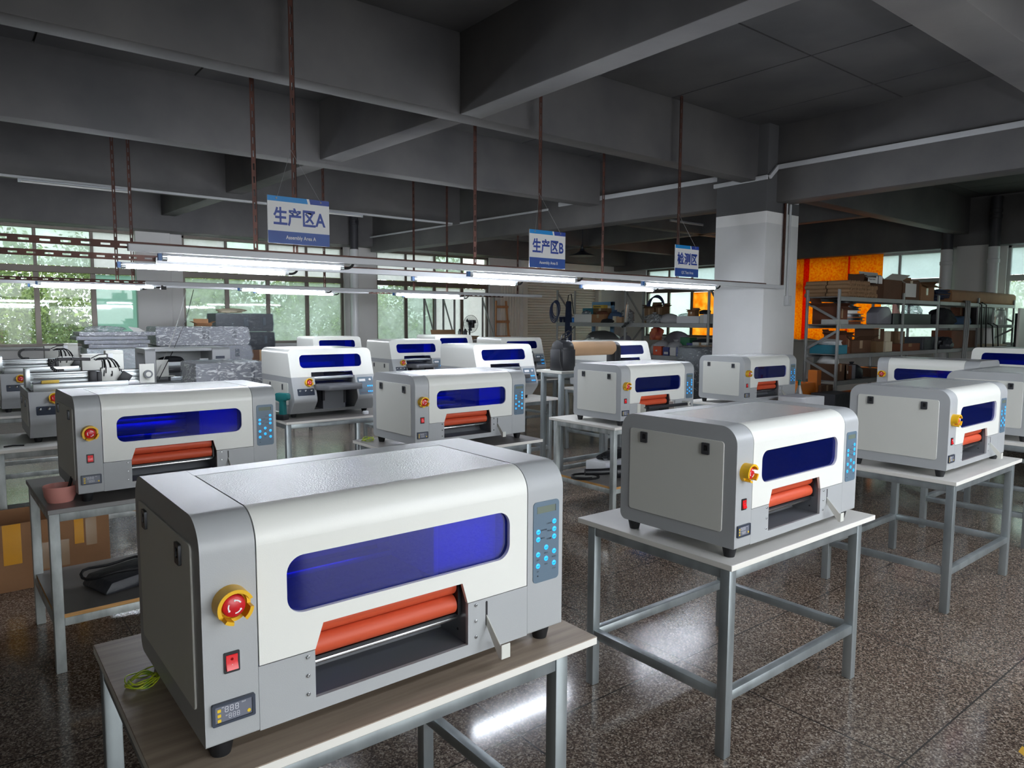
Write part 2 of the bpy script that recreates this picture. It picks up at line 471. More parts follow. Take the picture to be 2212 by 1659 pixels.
mat('foil', (196, 198, 200), .28, metal=.9, bump=.6, bscale=22)
mat('bag_grey', (178, 178, 180), .35, bump=.5, bscale=18)
mat('bag_white', (222, 224, 224), .4, bump=.4, bscale=18)
mat('bag_dark', (52, 54, 60), .45, bump=.5, bscale=20)
mat('wrap_grey', (128, 126, 134), .35, bump=.15, bscale=25)
mat('wrap_black', (34, 36, 46), .3, bump=.15, bscale=25)
mat('cloth_black', (28, 29, 34), .85, bump=.3, bscale=30)
mat('cloth_navy', (36, 46, 74), .85, bump=.3, bscale=30)
mat('cloth_blue', (70, 96, 130), .85, bump=.3, bscale=30)
mat('ladder_wood', (196, 138, 92), .6, var=.12, vscale=8, stretch=(4, 4, .5))
mat('rack_grey', (150, 151, 150), .45, metal=.2, var=.06, vscale=6)
mat('green_box', (34, 116, 74), .5)
mat('navy_box', (44, 56, 120), .5)
mat('blue_box', (44, 74, 168), .5)
mat('orange_box', (214, 84, 44), .6)
mat('yellow_box', (204, 172, 70), .6)
mat('cream_file', (216, 204, 178), .7)
mat('hose_blue', (58, 70, 104), .4)
mat('pvc_white', (218, 220, 218), .4)
mat('light_blue_paint', (110, 160, 200), .5)
mat('amber_film', (214, 122, 40), .25, transmission=.2)
mat('red_cloth', (206, 120, 66), .5, rgb2=(150, 40, 44), vscale=6, bump=.5, bscale=20)
mat('bottle_clear', (226, 230, 228), .15, transmission=.55)
mat('tape_floor_yellow', (190, 150, 30), .5, var=.15, vscale=9)
mat('tape_floor_black', (24, 24, 26), .5)
mat('beam_paint', (110, 108, 106), .62, rgb2=(88, 87, 88), vscale=1.3, detail=7, bump=.35, bscale=5)
mat('slab_paint', (98, 97, 96), .7, rgb2=(76, 76, 77), vscale=1.1, detail=7, bump=.25, bscale=4)
mat('window_frame', (120, 112, 104), .4, metal=.4)
mat('window_frame_pale', (196, 198, 196), .45)
mat('shutter', (240, 236, 226), .5, var=.03, vscale=2)
mat('pipe_white', (224, 226, 226), .35)
mat('pipe_dark', (62, 62, 66), .5)
mat('enamel_black', (36, 40, 50), .3)
mat('enamel_white', (220, 214, 206), .4)
mat('leaf', (96, 114, 36), .6, rgb2=(48, 72, 24), vscale=.9, detail=6)
mat('leaf_pale', (116, 132, 56), .6, rgb2=(60, 86, 36), vscale=.9, detail=6)
mat('bark', (92, 76, 60), .85, var=.2, vscale=9)
mat('ground_outside', (120, 126, 100), .9, var=.2, vscale=.6)
mat('facade', (222, 206, 196), .8, var=.04, vscale=.8)
mat('facade_window', (110, 126, 136), .15)
cloth_glow('curtain_orange', (255, 136, 10), (246, 88, 0), 26, .92)
cloth_glow('film_orange_window', (255, 214, 120), (244, 170, 60), 5, .8)
glass_mat('pane_clear', (244, 250, 246), .03, (235, 245, 240), .025)
glass_mat('pane_frost', (226, 240, 238), .82, (222, 234, 234), .05, .1)
glass_mat('pane_frost_left', (236, 246, 244), .84, (250, 252, 252), .04, .1)
glass_mat('pane_green', (186, 220, 208), .72, (196, 228, 218), .06, .06)
glass_mat('pane_dusty', (226, 240, 232), .36, (238, 248, 244), .04, .14)
glass_mat('pane_dirty', (226, 240, 232), .5, (230, 242, 238), .05, .25)
film_mat('film', veil=.20)
film_mat('film_faint', veil=.07)
film_mat('film_thick', (225, 230, 234), .5, .2)
def blue_acrylic():
    m = bpy.data.materials.new('blue_acrylic'); m.use_nodes = True; t = m.node_tree; t.nodes.clear()
    o = t.nodes.new('ShaderNodeOutputMaterial'); tr = t.nodes.new('ShaderNodeBsdfTransparent'); gl = t.nodes.new('ShaderNodeBsdfGlossy'); fr = t.nodes.new('ShaderNodeFresnel')
    df = t.nodes.new('ShaderNodeBsdfDiffuse'); m0 = t.nodes.new('ShaderNodeMixShader'); m1 = t.nodes.new('ShaderNodeMixShader')
    tr.inputs[0].default_value = (.02, .085, .95, 1); df.inputs[0].default_value = (.008, .03, .40, 1); m0.inputs[0].default_value = .16
    gl.inputs['Roughness'].default_value = .02; fr.inputs['IOR'].default_value = 1.5
    t.links.new(tr.outputs[0], m0.inputs[1]); t.links.new(df.outputs[0], m0.inputs[2])
    t.links.new(fr.outputs[0], m1.inputs[0]); t.links.new(m0.outputs[0], m1.inputs[1]); t.links.new(gl.outputs[0], m1.inputs[2]); t.links.new(m1.outputs[0], o.inputs[0])
    MATS['blue_acrylic'] = m
blue_acrylic()
def terrazzo():
    m = mat('terrazzo', (92, 84, 78), .2, spec=.5); t = m.node_tree; b = t.nodes['Principled BSDF']
    g = t.nodes.new('ShaderNodeNewGeometry')
    vo = t.nodes.new('ShaderNodeTexVoronoi'); vo.inputs['Scale'].default_value = 165; t.links.new(g.outputs['Position'], vo.inputs['Vector'])
    sp = t.nodes.new('ShaderNodeSeparateColor'); t.links.new(vo.outputs['Color'], sp.inputs[0])
    rp = t.nodes.new('ShaderNodeValToRGB'); rp.color_ramp.interpolation = 'CONSTANT'
    el = rp.color_ramp.elements; el[0].position = 0; el[0].color = (*lin((70, 60, 53)), 1); el[1].position = .3; el[1].color = (*lin((112, 99, 88)), 1)
    for p_, c_ in ((.55, (140, 126, 113)), (.76, (90, 75, 66)), (.9, (168, 157, 145))):
        e = el.new(p_); e.color = (*lin(c_), 1)
    t.links.new(sp.outputs[0], rp.inputs[0])
    nz = t.nodes.new('ShaderNodeTexNoise'); nz.inputs['Scale'].default_value = .7; nz.inputs['Detail'].default_value = 7; t.links.new(g.outputs['Position'], nz.inputs['Vector'])
    mr_ = t.nodes.new('ShaderNodeMapRange'); mr_.inputs['From Min'].default_value = .3; mr_.inputs['From Max'].default_value = .7; mr_.inputs['To Min'].default_value = .8; mr_.inputs['To Max'].default_value = 1.15
    t.links.new(nz.outputs['Fac'], mr_.inputs['Value'])
    mx = t.nodes.new('ShaderNodeMix'); mx.data_type = 'RGBA'; mx.blend_type = 'MULTIPLY'; mx.inputs['Factor'].default_value = 1
    t.links.new(rp.outputs[0], mx.inputs[6]); t.links.new(mr_.outputs[0], mx.inputs[7])
    # brass-thin joints between the poured bays
    br = t.nodes.new('ShaderNodeTexBrick'); br.offset = 0; br.inputs['Scale'].default_value = 1; br.inputs['Mortar Size'].default_value = .0035; br.inputs['Mortar Smooth'].default_value = 0
    br.inputs['Brick Width'].default_value = 1.0; br.inputs['Row Height'].default_value = 1.0
    mp = t.nodes.new('ShaderNodeMapping'); mp.inputs['Location'].default_value = (.34, .97, 0); t.links.new(g.outputs['Position'], mp.inputs[0]); t.links.new(mp.outputs[0], br.inputs['Vector'])
    m2 = t.nodes.new('ShaderNodeMix'); m2.data_type = 'RGBA'; t.links.new(br.outputs['Fac'], m2.inputs['Factor']); t.links.new(mx.outputs[2], m2.inputs[6]); m2.inputs[7].default_value = (*lin((46, 42, 40)), 1)
    t.links.new(m2.outputs[2], b.inputs['Base Color'])
    m3 = t.nodes.new('ShaderNodeMapRange'); m3.inputs['From Min'].default_value = .3; m3.inputs['From Max'].default_value = .7; m3.inputs['To Min'].default_value = .08; m3.inputs['To Max'].default_value = .22
    t.links.new(nz.outputs['Fac'], m3.inputs['Value']); t.links.new(m3.outputs[0], b.inputs['Roughness'])
terrazzo()
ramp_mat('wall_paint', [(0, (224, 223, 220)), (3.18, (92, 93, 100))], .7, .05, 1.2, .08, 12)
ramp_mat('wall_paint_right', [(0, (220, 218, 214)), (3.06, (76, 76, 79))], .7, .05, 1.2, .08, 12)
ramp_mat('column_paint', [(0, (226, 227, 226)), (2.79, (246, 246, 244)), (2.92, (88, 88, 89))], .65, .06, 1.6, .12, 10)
mat('wall_plain', (186, 180, 172), .8, var=.05, vscale=1.0)

# ------------------------------------------------------------------ room shell
YW, XW, XL, YR, SLAB = 14.4, 15.5, -4.6, -5.2, 3.95
struct(MB().box(XL, XW, YR, YW, -.12, 0).build('floor', 'terrazzo'))
# slab of precast panels with open joints
mb = MB()
xs = [XL] + [x for x in (-3.2, -1.9, -.6, .7, 2.0, 3.5, 4.9, 6.1, 7.3, 8.6, 9.9, 11.3, 12.7, 14.1)] + [XW]
ys = [YR, -3.6, -2.2, -.8, .6, 2.0, 3.45, 5.0, 6.3, 7.6, 9.1, 10.5, 11.8, 13.1, YW]
for i in range(len(xs) - 1):
    for j in range(len(ys) - 1):
        g_ = .009
        mb.box(xs[i] + g_, xs[i + 1] - g_, ys[j] + g_, ys[j + 1] - g_, SLAB, SLAB + .1)
mb.box(XL, XW, YR, YW, SLAB + .03, SLAB + .25)
struct(mb.build('ceiling', 'slab_paint'))

def wall_y(name, Y, th, openings, x0, x1, m, top=SLAB + .2):
    mb = MB(); cuts = sorted(openings)
    x = x0
    for (a, b, z0, z1) in cuts:
        mb.box(x, a, Y, Y + th, 0, top); mb.box(a, b, Y, Y + th, 0, z0); mb.box(a, b, Y, Y + th, z1, top); x = b
    mb.box(x, x1, Y, Y + th, 0, top)
    return struct(mb.build(name, m))
def wall_x(name, X, th, openings, y0, y1, m, top=SLAB + .2):
    mb = MB(); y = y0
    for (a, b, z0, z1) in sorted(openings):
        mb.box(X, X + th, y, a, 0, top); mb.box(X, X + th, a, b, 0, z0); mb.box(X, X + th, a, b, z1, top); y = b
    mb.box(X, X + th, y, y1, 0, top)
    return struct(mb.build(name, m))
SILL, WTOP = 1.12, 3.17
WIN_L = [(-.45, 2.90), (3.53, 6.80), (7.58, 10.72)]
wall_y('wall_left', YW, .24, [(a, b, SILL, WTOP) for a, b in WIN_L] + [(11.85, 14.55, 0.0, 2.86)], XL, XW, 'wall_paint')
WIN_R = [(1.6, 4.72), (5.62, 9.75), (10.4, 13.45)]
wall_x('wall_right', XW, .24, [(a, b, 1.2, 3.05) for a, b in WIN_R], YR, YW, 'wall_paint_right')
wall_y('wall_rear', YR - .24, .24, [(a, a + 3.5, .5, 3.2) for a in (-.8, 3.3)], XL, XW, 'wall_plain')  # unseen wall; openings added and placed to brighten the printer fronts
wall_x('wall_near', XL - .24, .24, [], YR, YW, 'wall_plain')

def window(n, axis, W, a, b, z0, z1, panes, fm, upper, lower, zt=2.5, tr=.11):
    """framed window in a wall: upper fixed lights over sliding lower lights"""
    root = bpy.data.objects.new('window_%d' % n, None); COL.objects.link(root); struct(root)
    f = lambda q: (q[0], W + q[1], q[2]) if axis == 'y' else (W + q[1], q[0], q[2])
    mb = MB(); w = .05
    def bx(u0, u1, d0, d1, h0, h1): 
        p = f((u0, d0, h0)); q = f((u1, d1, h1)); mb.box(min(p[0], q[0]), max(p[0], q[0]), min(p[1], q[1]), max(p[1], q[1]), h0, h1)
    bx(a, b, .06, .15, z0, z0 + w); bx(a, b, .06, .15, z1 - w, z1); bx(a, a + w, .06, .15, z0, z1); bx(b - w, b, .06, .15, z0, z1)
    bx(a, b, .05, .16, zt - tr, zt)
    k = panes; st = (b - a) / k
    for i in range(1, k):
        bx(a + i * st - .025, a + i * st + .025, .07, .14, zt, z1)
        bx(a + i * st - .04, a + i * st + .04, .07 if i % 2 else .09, .13 if i % 2 else .15, z0, zt - tr)
    mb.build('frame', fm, root, bevel=.004, seg=1)
    for i in range(k):
        for (m_, h0, h1) in ((upper[i], zt, z1), (lower[i], z0, zt - tr)):
            if m_ is None: continue
            pb = MB(); p = f((a + i * st + .005, .10 + .012 * (i % 2), h0)); q = f((a + (i + 1) * st - .005, .106 + .012 * (i % 2), h1))
            pb.box(min(p[0], q[0]), max(p[0], q[0]), min(p[1], q[1]), max(p[1], q[1]), h0 + .01, h1 - .01).build('pane', m_, root)
    return root
F, C_, G, D, X_ = 'pane_frost_left', 'pane_clear', 'pane_green', 'pane_dusty', 'pane_dirty'
window(1, 'y', YW, *WIN_L[0], SILL, WTOP, 4, 'window_frame', [F, D, D, F], [C_, C_, C_, G])
window(2, 'y', YW, *WIN_L[1], SILL, WTOP, 4, 'window_frame', [F, D, F, F], [D, D, D, D])
window(3, 'y', YW, *WIN_L[2], SILL, WTOP, 4, 'window_frame', [F, F, D, C_], [D, X_, F, F])
F = 'pane_frost'
window(4, 'x', XW, *WIN_R[0], 1.2, 3.05, 4, 'window_frame_pale', [F, F, F, F], [D, D, D, D])
window(5, 'x', XW, *WIN_R[1], 1.2, 3.05, 4, 'window_frame_pale', [F, F, F, F], [D, D, D, D])
window(6, 'x', XW, *WIN_R[2], 1.2, 3.05, 4, 'window_frame', [F, F, F, F], ['film_orange_window', 'film_orange_window', D, D])
mb = MB()
for a, b in WIN_L: mb.box(a - .03, b + .03, YW - .05, YW + .08, SILL - .05, SILL)
struct(mb.build('trim_1', 'window_frame_pale', bevel=.006))
mb = MB()
for a, b in WIN_R: mb.box(XW - .05, XW + .08, a - .03, b + .03, 1.15, 1.2)
struct(mb.build('trim_2', 'window_frame_pale', bevel=.006))
# ledge above the window band
struct(MB().box(XL, 11.2, YW - .06, YW, 3.17, 3.215).build('trim_3', 'rail_white'))

# roller shutter and the strip of upright corrugated sheet beside it
mb = MB(); z = 0.0
while z < 2.86:
    mb.prism([(YW + .06, z), (YW + .035, z + .012), (YW + .035, z + .058), (YW + .06, z + .07), (YW + .075, z + .07), (YW + .075, z)], 'x', 11.9, 14.5); z += .07
struct(mb.build('door_1', 'shutter'))
mb = MB()
mb.box(11.74, 11.9, YW - .09, YW + .1, 0, 2.9); mb.box(14.5, 14.62, YW - .09, YW + .1, 0, 2.9); mb.box(11.74, 14.62, YW - .12, YW + .1, 2.86, 3.16)
struct(mb.build('trim_4', 'shutter', bevel=.008))
mb = MB(); x = 11.05
while x < 11.72:
    mb.prism([(x, YW), (x + .012, YW - .035), (x + .06, YW - .035), (x + .072, YW)], 'z', 0, 2.62); x += .09
struct(mb.build('wall_sheet_left', 'shutter'))
# wall pipes
def pipe(name, x, y, r, zs, mats, label, cat='pipe'):
    t = thing(name, label, cat, (x, y, 0))
    for (z0, z1), m_ in zip(zs, mats):
        mb = MB().cyl((0, 0, z0), (0, 0, z1), r, 18)
        for zz in (z0 + .5, z1 - .3): mb.lathe([(r, zz), (r * 1.12, zz + .01), (r * 1.12, zz + .07), (r, zz + .08)], n=18)
        mb.build('pipe_run', m_, t)
    return t
pipe('drain_pipe', 6.74, 13.79, .085, [(0, 3.07), (3.07, 3.9)], ['pipe_white', 'pipe_dark'], 'white drain pipe with dark top on pier between the second and third tree windows')
pipe('drain_pipe', 15.05, 5.58, .1, [(0, 3.0), (3.0, 3.9)], ['pipe_white', 'pipe_dark'], 'thick white pipe on the orange-curtain side of the pier on the right wall')
pipe('drain_pipe', 15.07, 4.80, .09, [(0, 3.0), (3.0, 3.9)], ['pipe_white', 'pipe_dark'], 'white drain pipe with a collar beside the right-hand frosted window')

# ------------------------------------------------------------------ beams, girder, column
def beam(p0, p1, w, z0a, z0b=None, top=SLAB + .02, side=0):
    """concrete beam; p0,p1 run along its near lower edge, w measured away from that edge"""
    z0b = z0a if z0b is None else z0b
    p0 = Vector((*p0, 0)); p1 = Vector((*p1, 0)); d = (p1 - p0).normalized(); n = Vector((-d.y, d.x, 0))
    if side < 0: n = -n
    a, b, c_, e = p0, p1, p1 + n * w, p0 + n * w
    v = [(a.x, a.y, z0a), (b.x, b.y, z0b), (c_.x, c_.y, z0b), (e.x, e.y, z0a), (a.x, a.y, top), (b.x, b.y, top), (c_.x, c_.y, top), (e.x, e.y, top)]
    return struct(MB().hexa(v).build('ceiling_beam', 'beam_paint', bevel=.012, seg=2))
beam((XL, 5.0), (7.85, 5.0), .21, 3.3)
beam((XL, 7.47), (7.6, 7.5), .22, 3.3)
beam((XL, 10.45), (7.2, 10.55), .22, 3.3)
beam((XL, 13.9), (XW, 13.9), .5, 3.17)
beam((3.42, YR), (3.41, 5.0), .22, 3.3, side=-1)
beam((3.34, 5.2), (3.08, 14.0), .24, 3.3, 3.44, side=-1)
beam((7.93, YR), (7.94, 4.95), .32, 3.05, side=-1)
beam((7.9, 5.6), (7.22, 14.0), .34, 3.06, 3.06, side=-1)
beam((8.3, 5.2), (XW, 5.28), .24, 3.28)
beam((8.0, 8.9), (XW, 8.9), .22, 3.35)
beam((8.0, 12.1), (XW, 12.1), .22, 3.35)
beam((XL, 1.78), (XW, 1.78), .3, 3.2, side=-1)
beam((11.9, 5.5), (11.9, 14.0), .22, 3.35, side=-1)
beam((15.2, YR), (15.2, YW), .3, 3.04, side=-1)
beam((XL, -1.6), (XW, -1.6), .25, 3.3)
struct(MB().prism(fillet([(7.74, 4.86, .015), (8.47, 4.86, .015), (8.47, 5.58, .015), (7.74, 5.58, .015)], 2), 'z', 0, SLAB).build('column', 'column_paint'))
for (x, y) in ((3.0, 14.28), (7.2, 14.28)):
    struct(MB().box(x - .28, x + .3, y, YW + .02, 0, SLAB).build('column', 'wall_paint', bevel=.01))
struct(MB().box(15.18, XW + .02, 4.92, 5.46, 0, 3.06).build('column', 'wall_paint_right', bevel=.01))

# ------------------------------------------------------------------ outdoors, seen through the panes
def tree(x, y, h, r, seed, m_, label, n=15000, zb=-3.0, ls=1.0):
    t = thing('tree', label, 'tree', (x, y, zb), 0, 'trees outside the windows')
    rnd = random.Random(seed)
    mb = MB(); mb.tube([(0, 0, 0), (.1, .05, h * .35), (-.05, 0, h * .7)], .17, 8, r1=.06)
    for k in range(9):
        a = rnd.uniform(0, 6.3); z0 = h * rnd.uniform(.25, .6); L = r * rnd.uniform(.5, .9)
        mb.tube([(0, 0, z0), (L * .5 * math.cos(a), L * .5 * math.sin(a), z0 + L * .35), (L * math.cos(a), L * math.sin(a), z0 + L * .55)], .05, 6, r1=.015)
    mb.build('trunk', 'bark', t)
    mb = MB(); cl = []
    for k in range(34):
        u = rnd.uniform(-1, 1); a = rnd.uniform(0, 6.3); q = math.sqrt(1 - u * u) * rnd.uniform(.35, 1)
        cl.append((r * q * math.cos(a), r * q * math.sin(a), h * .62 + h * .40 * u, r * rnd.uniform(.22, .42)))
    for k in range(n):
        c = rnd.choice(cl); d = Vector((rnd.gauss(0, 1), rnd.gauss(0, 1), rnd.gauss(0, .8)))
        d.normalize(); p = Vector(c[:3]) + d * c[3] * rnd.uniform(.5, 1.0)
        e1 = Vector((rnd.gauss(0, 1), rnd.gauss(0, 1), rnd.gauss(0, 1))).normalized(); e2 = e1.cross(Vector((rnd.gauss(0, 1), rnd.gauss(0, 1), rnd.gauss(0, 1)))).normalized()
        s = rnd.uniform(.028, .062) * ls
        mb.add([p - e1 * s, p - e2 * s * .5, p + e1 * s, p + e2 * s * .5], [(0, 1, 2, 3)])
    cr = mb.build('crown', m_, t, normals=False)
    return t
tree(.2, 19.0, 5.4, 2.3, 1, 'leaf', 'bushy green tree outside the open panes of the leftmost window')
tree(2.6, 19.8, 5.9, 2.4, 2, 'leaf', 'taller green tree behind the green frosted pane of the leftmost window')
tree(5.0, 20.2, 5.2, 2.2, 3, 'leaf_pale', 'green tree outside the left half of the middle tree window')
tree(7.8, 19.6, 5.0, 2.2, 4, 'leaf_pale', 'pale green tree outside the right half of the middle tree window')
tree(10.8, 20.4, 5.0, 2.3, 5, 'leaf_pale', 'tree outside the window beside the white drain pipe')
tree(13.8, 21.2, 5.4, 2.2, 6, 'leaf', 'tree outside beyond the roller shutter end of the long window wall')
tree(19.6, 5.2, 5.4, 2.3, 7, 'leaf_pale', 'tree outside the right wall between the rack posts below the frosted panes')
tree(19.8, 9.6, 5.2, 2.1, 8, 'leaf', 'tree outside the window with the stained orange film')
tree(20.4, 1.6, 5.6, 2.3, 9, 'leaf_pale', 'tree outside the frosted window at the right edge')
for i_, (x_, m__, lb_) in enumerate(((-3.5, 'leaf', 'broad tree farther back at the far left of the leftmost window'), (1.2, 'leaf_pale', 'broad tree farther back behind the leftmost window'), (5.8, 'leaf', 'broad tree farther back behind the middle tree window'), (10.6, 'leaf_pale', 'broad tree farther back behind the third tree window'), (15.5, 'leaf', 'broad tree farther back beyond the room corner'))):
    tree(x_, 24.5, 6.3, 3.3, 20 + i_, m__, lb_, n=11000, ls=2.1)
gmb = MB(); gmb.box(-60, 80, 15.4, 80, -3.3, -3.0); gmb.box(16.6, 80, -60, 15.4, -3.3, -3.0)
struct(gmb.build('ground', 'ground_outside'))
t = thing('neighbour_building', 'pale pinkish building outside beyond the leftmost window', 'building', (-6.5, 27, -3.0))
MB().box(-4.5, 4.2, 0, 5, 0, 7.6).build('wall', 'facade', t, bevel=.03)
MB().box(-4.7, 4.4, -.2, 5.2, 7.6, 7.9).build('roof', 'facade', t, bevel=.03)
for k in range(4):
    for j in range(2):
        MB().box(-3.6 + k * 2.0, -2.5 + k * 2.0, -.04, .02, 1.2 + j * 3.1, 2.9 + j * 3.1).build('window', 'facade_window', t)

# ------------------------------------------------------------------ work tables
def make_table(label, loc, rz, w=1.10, d=.79, h=.738, top='top_white', edge='edge_white', leg='zinc', lx1=.10, shelf=False, group='work tables'):
    """origin = near left corner of the top, on the floor"""
    t = thing('work_table', label, 'table', loc, rz, group)
    tk = .022
    mb = MB().box(0, w, 0, d, h - tk, h); 
    for f in range(len(mb.f)): mb.m[f] = 0 if f == 1 else 1
    mb.build('table_top', [top, edge], t, bevel=.0015, seg=1)
    s = .042; x0, x1, y0, y1 = .004, w - lx1, .010, d - .06
    H = h - tk
    for (x, y) in ((x0, y0), (x1 - s, y0), (x0, y1 - s), (x1 - s, y1 - s)):
        MB().box(x, x + s, y, y + s, 0, H).build('leg', leg, t, bevel=.004)
    r = .038
    for z, nm in ((H - r - .001, 'top_frame'), (.215, 'lower_frame')):
        mb = MB(); mb.box(x0 + s, x1 - s, y0 + .003, y0 + r, z, z + r); mb.box(x0 + s, x1 - s, y1 - r, y1 - .003, z, z + r)
        mb.box(x0 + .003, x0 + r, y0 + s, y1 - s, z, z + r); mb.box(x1 - r, x1 - .003, y0 + s, y1 - s, z, z + r)
        mb.build(nm, leg, t, bevel=.003)
    if shelf:
        mb = MB().box(x0 + .01, x1 - .01, y0 + .002, y1 - .002, .254, .272)
        for f in range(len(mb.f)): mb.m[f] = 0 if f == 1 else 1
        mb.build('shelf', ['top_grey', 'plywood'], t)
    return t

# ------------------------------------------------------------------ parts the machines share
def emergency_stop(parent, x, y, z, tilt=0.0):
    g = MB()
    g.lathe([(.034, 0), (.034, -.006), (.027, -.007), (.026, -.003), (0, -.003)], axis='y', n=28)
    def arc(a0, a1, h, r0=.0275, r1=.0345):
        n = max(3, int((a1 - a0) / 10)); v = []; fs = []
        for i in range(n + 1):
            a = math.radians(a0 + (a1 - a0) * i / n); c, s_ = math.cos(a), math.sin(a)
            v += [(r0 * c, 0, r0 * s_), (r1 * c, 0, r1 * s_), (r1 * c, -h, r1 * s_), (r0 * c, -h, r0 * s_)]
        for i in range(n):
            for k in range(4): fs.append((i * 4 + k, i * 4 + (k + 1) % 4, i * 4 + 4 + (k + 1) % 4, i * 4 + 4 + k))
        fs += [(0, 1, 2, 3), (n * 4, n * 4 + 3, n * 4 + 2, n * 4 + 1)]
        g.add(v, fs)
    arc(0, 360, .014); arc(22, 205, .036); arc(232, 262, .036); arc(305, 352, .036)
    e = g.build('emergency_stop', 'stop_yellow', parent, (x, y, z), (tilt, 0, 0), ang=40)
    e['label'] = 'yellow guard ring with red push button'
    b = MB().lathe([(.012, 0), (.012, -.012), (.0215, -.014), (.0225, -.019), (.021, -.025), (.016, -.0285), (0, -.0295)], axis='y', n=28)
    for k in range(3):
        a0 = 30 + 120 * k; v = []; fs = []
        for i in range(9):
            a = math.radians(a0 + 70 * i / 8); w = .0013 if i < 7 else .0026 * (8 - i)
            for r in (.0125 - w, .0125 + w): v.append((r * math.cos(a), -.0298, r * math.sin(a)))
        for i in range(8): fs.append((2 * i, 2 * i + 1, 2 * i + 3, 2 * i + 2))
        b.add(v, fs, 1)
    b.build('stop_button', ['stop_red', 'mark_white'], e)
    return e
def seven_seg(mb, x, z, w, h, y, t, m):
    for (x0, x1, z0, z1) in ((0, w, h - t, h), (0, w, h / 2 - t / 2, h / 2 + t / 2), (0, w, 0, t)):
        mb.add([(x + x0 + t, y, z + z0), (x + x1 - t, y, z + z0), (x + x1 - t * .6, y, z + z1), (x + x0 + t * .6, y, z + z1)], [(0, 1, 2, 3)], m)
    for xx in (0, w - t):
        for z0 in (t * .8, h / 2 + t * .4):
            mb.add([(x + xx, y, z + z0), (x + xx + t, y, z + z0), (x + xx + t, y, z + z0 + h / 2 - t * 1.3), (x + xx, y, z + z0 + h / 2 - t * 1.3)], [(0, 1, 2, 3)], m)
def latch(parent, y, z, x=0.0, w=.034, h=.044):
    """paddle latch on a side panel whose outside faces -x"""
    mb = MB(); mb.plate(rrect(y - w / 2, y + w / 2, z - h / 2, z + h / 2, .004, 3), [rrect(y - w * .27, y + w * .22, z - h * .18, z + h * .3, .002, 2)], 'x', x - .006, x - .0005, 0)
    mb.box(x - .002, x - .0004, y - w * .27, y + w * .22, z - h * .18, z + h * .3, 1)
    mb.box(x - .005, x - .0005, y - w * .1, y + w * .14, z - h * .12, z + h * .1, 1)
    return mb.build('latch', ['dark_steel', 'black_plastic'], parent)
def foot(parent, x, y, h=.042):
    return MB().lathe([(.019, -h), (.020, -h + .003), (.028, -.002), (.028, .004), (0, .004)], (x, y, 0), 20).build('foot', 'rubber', parent)

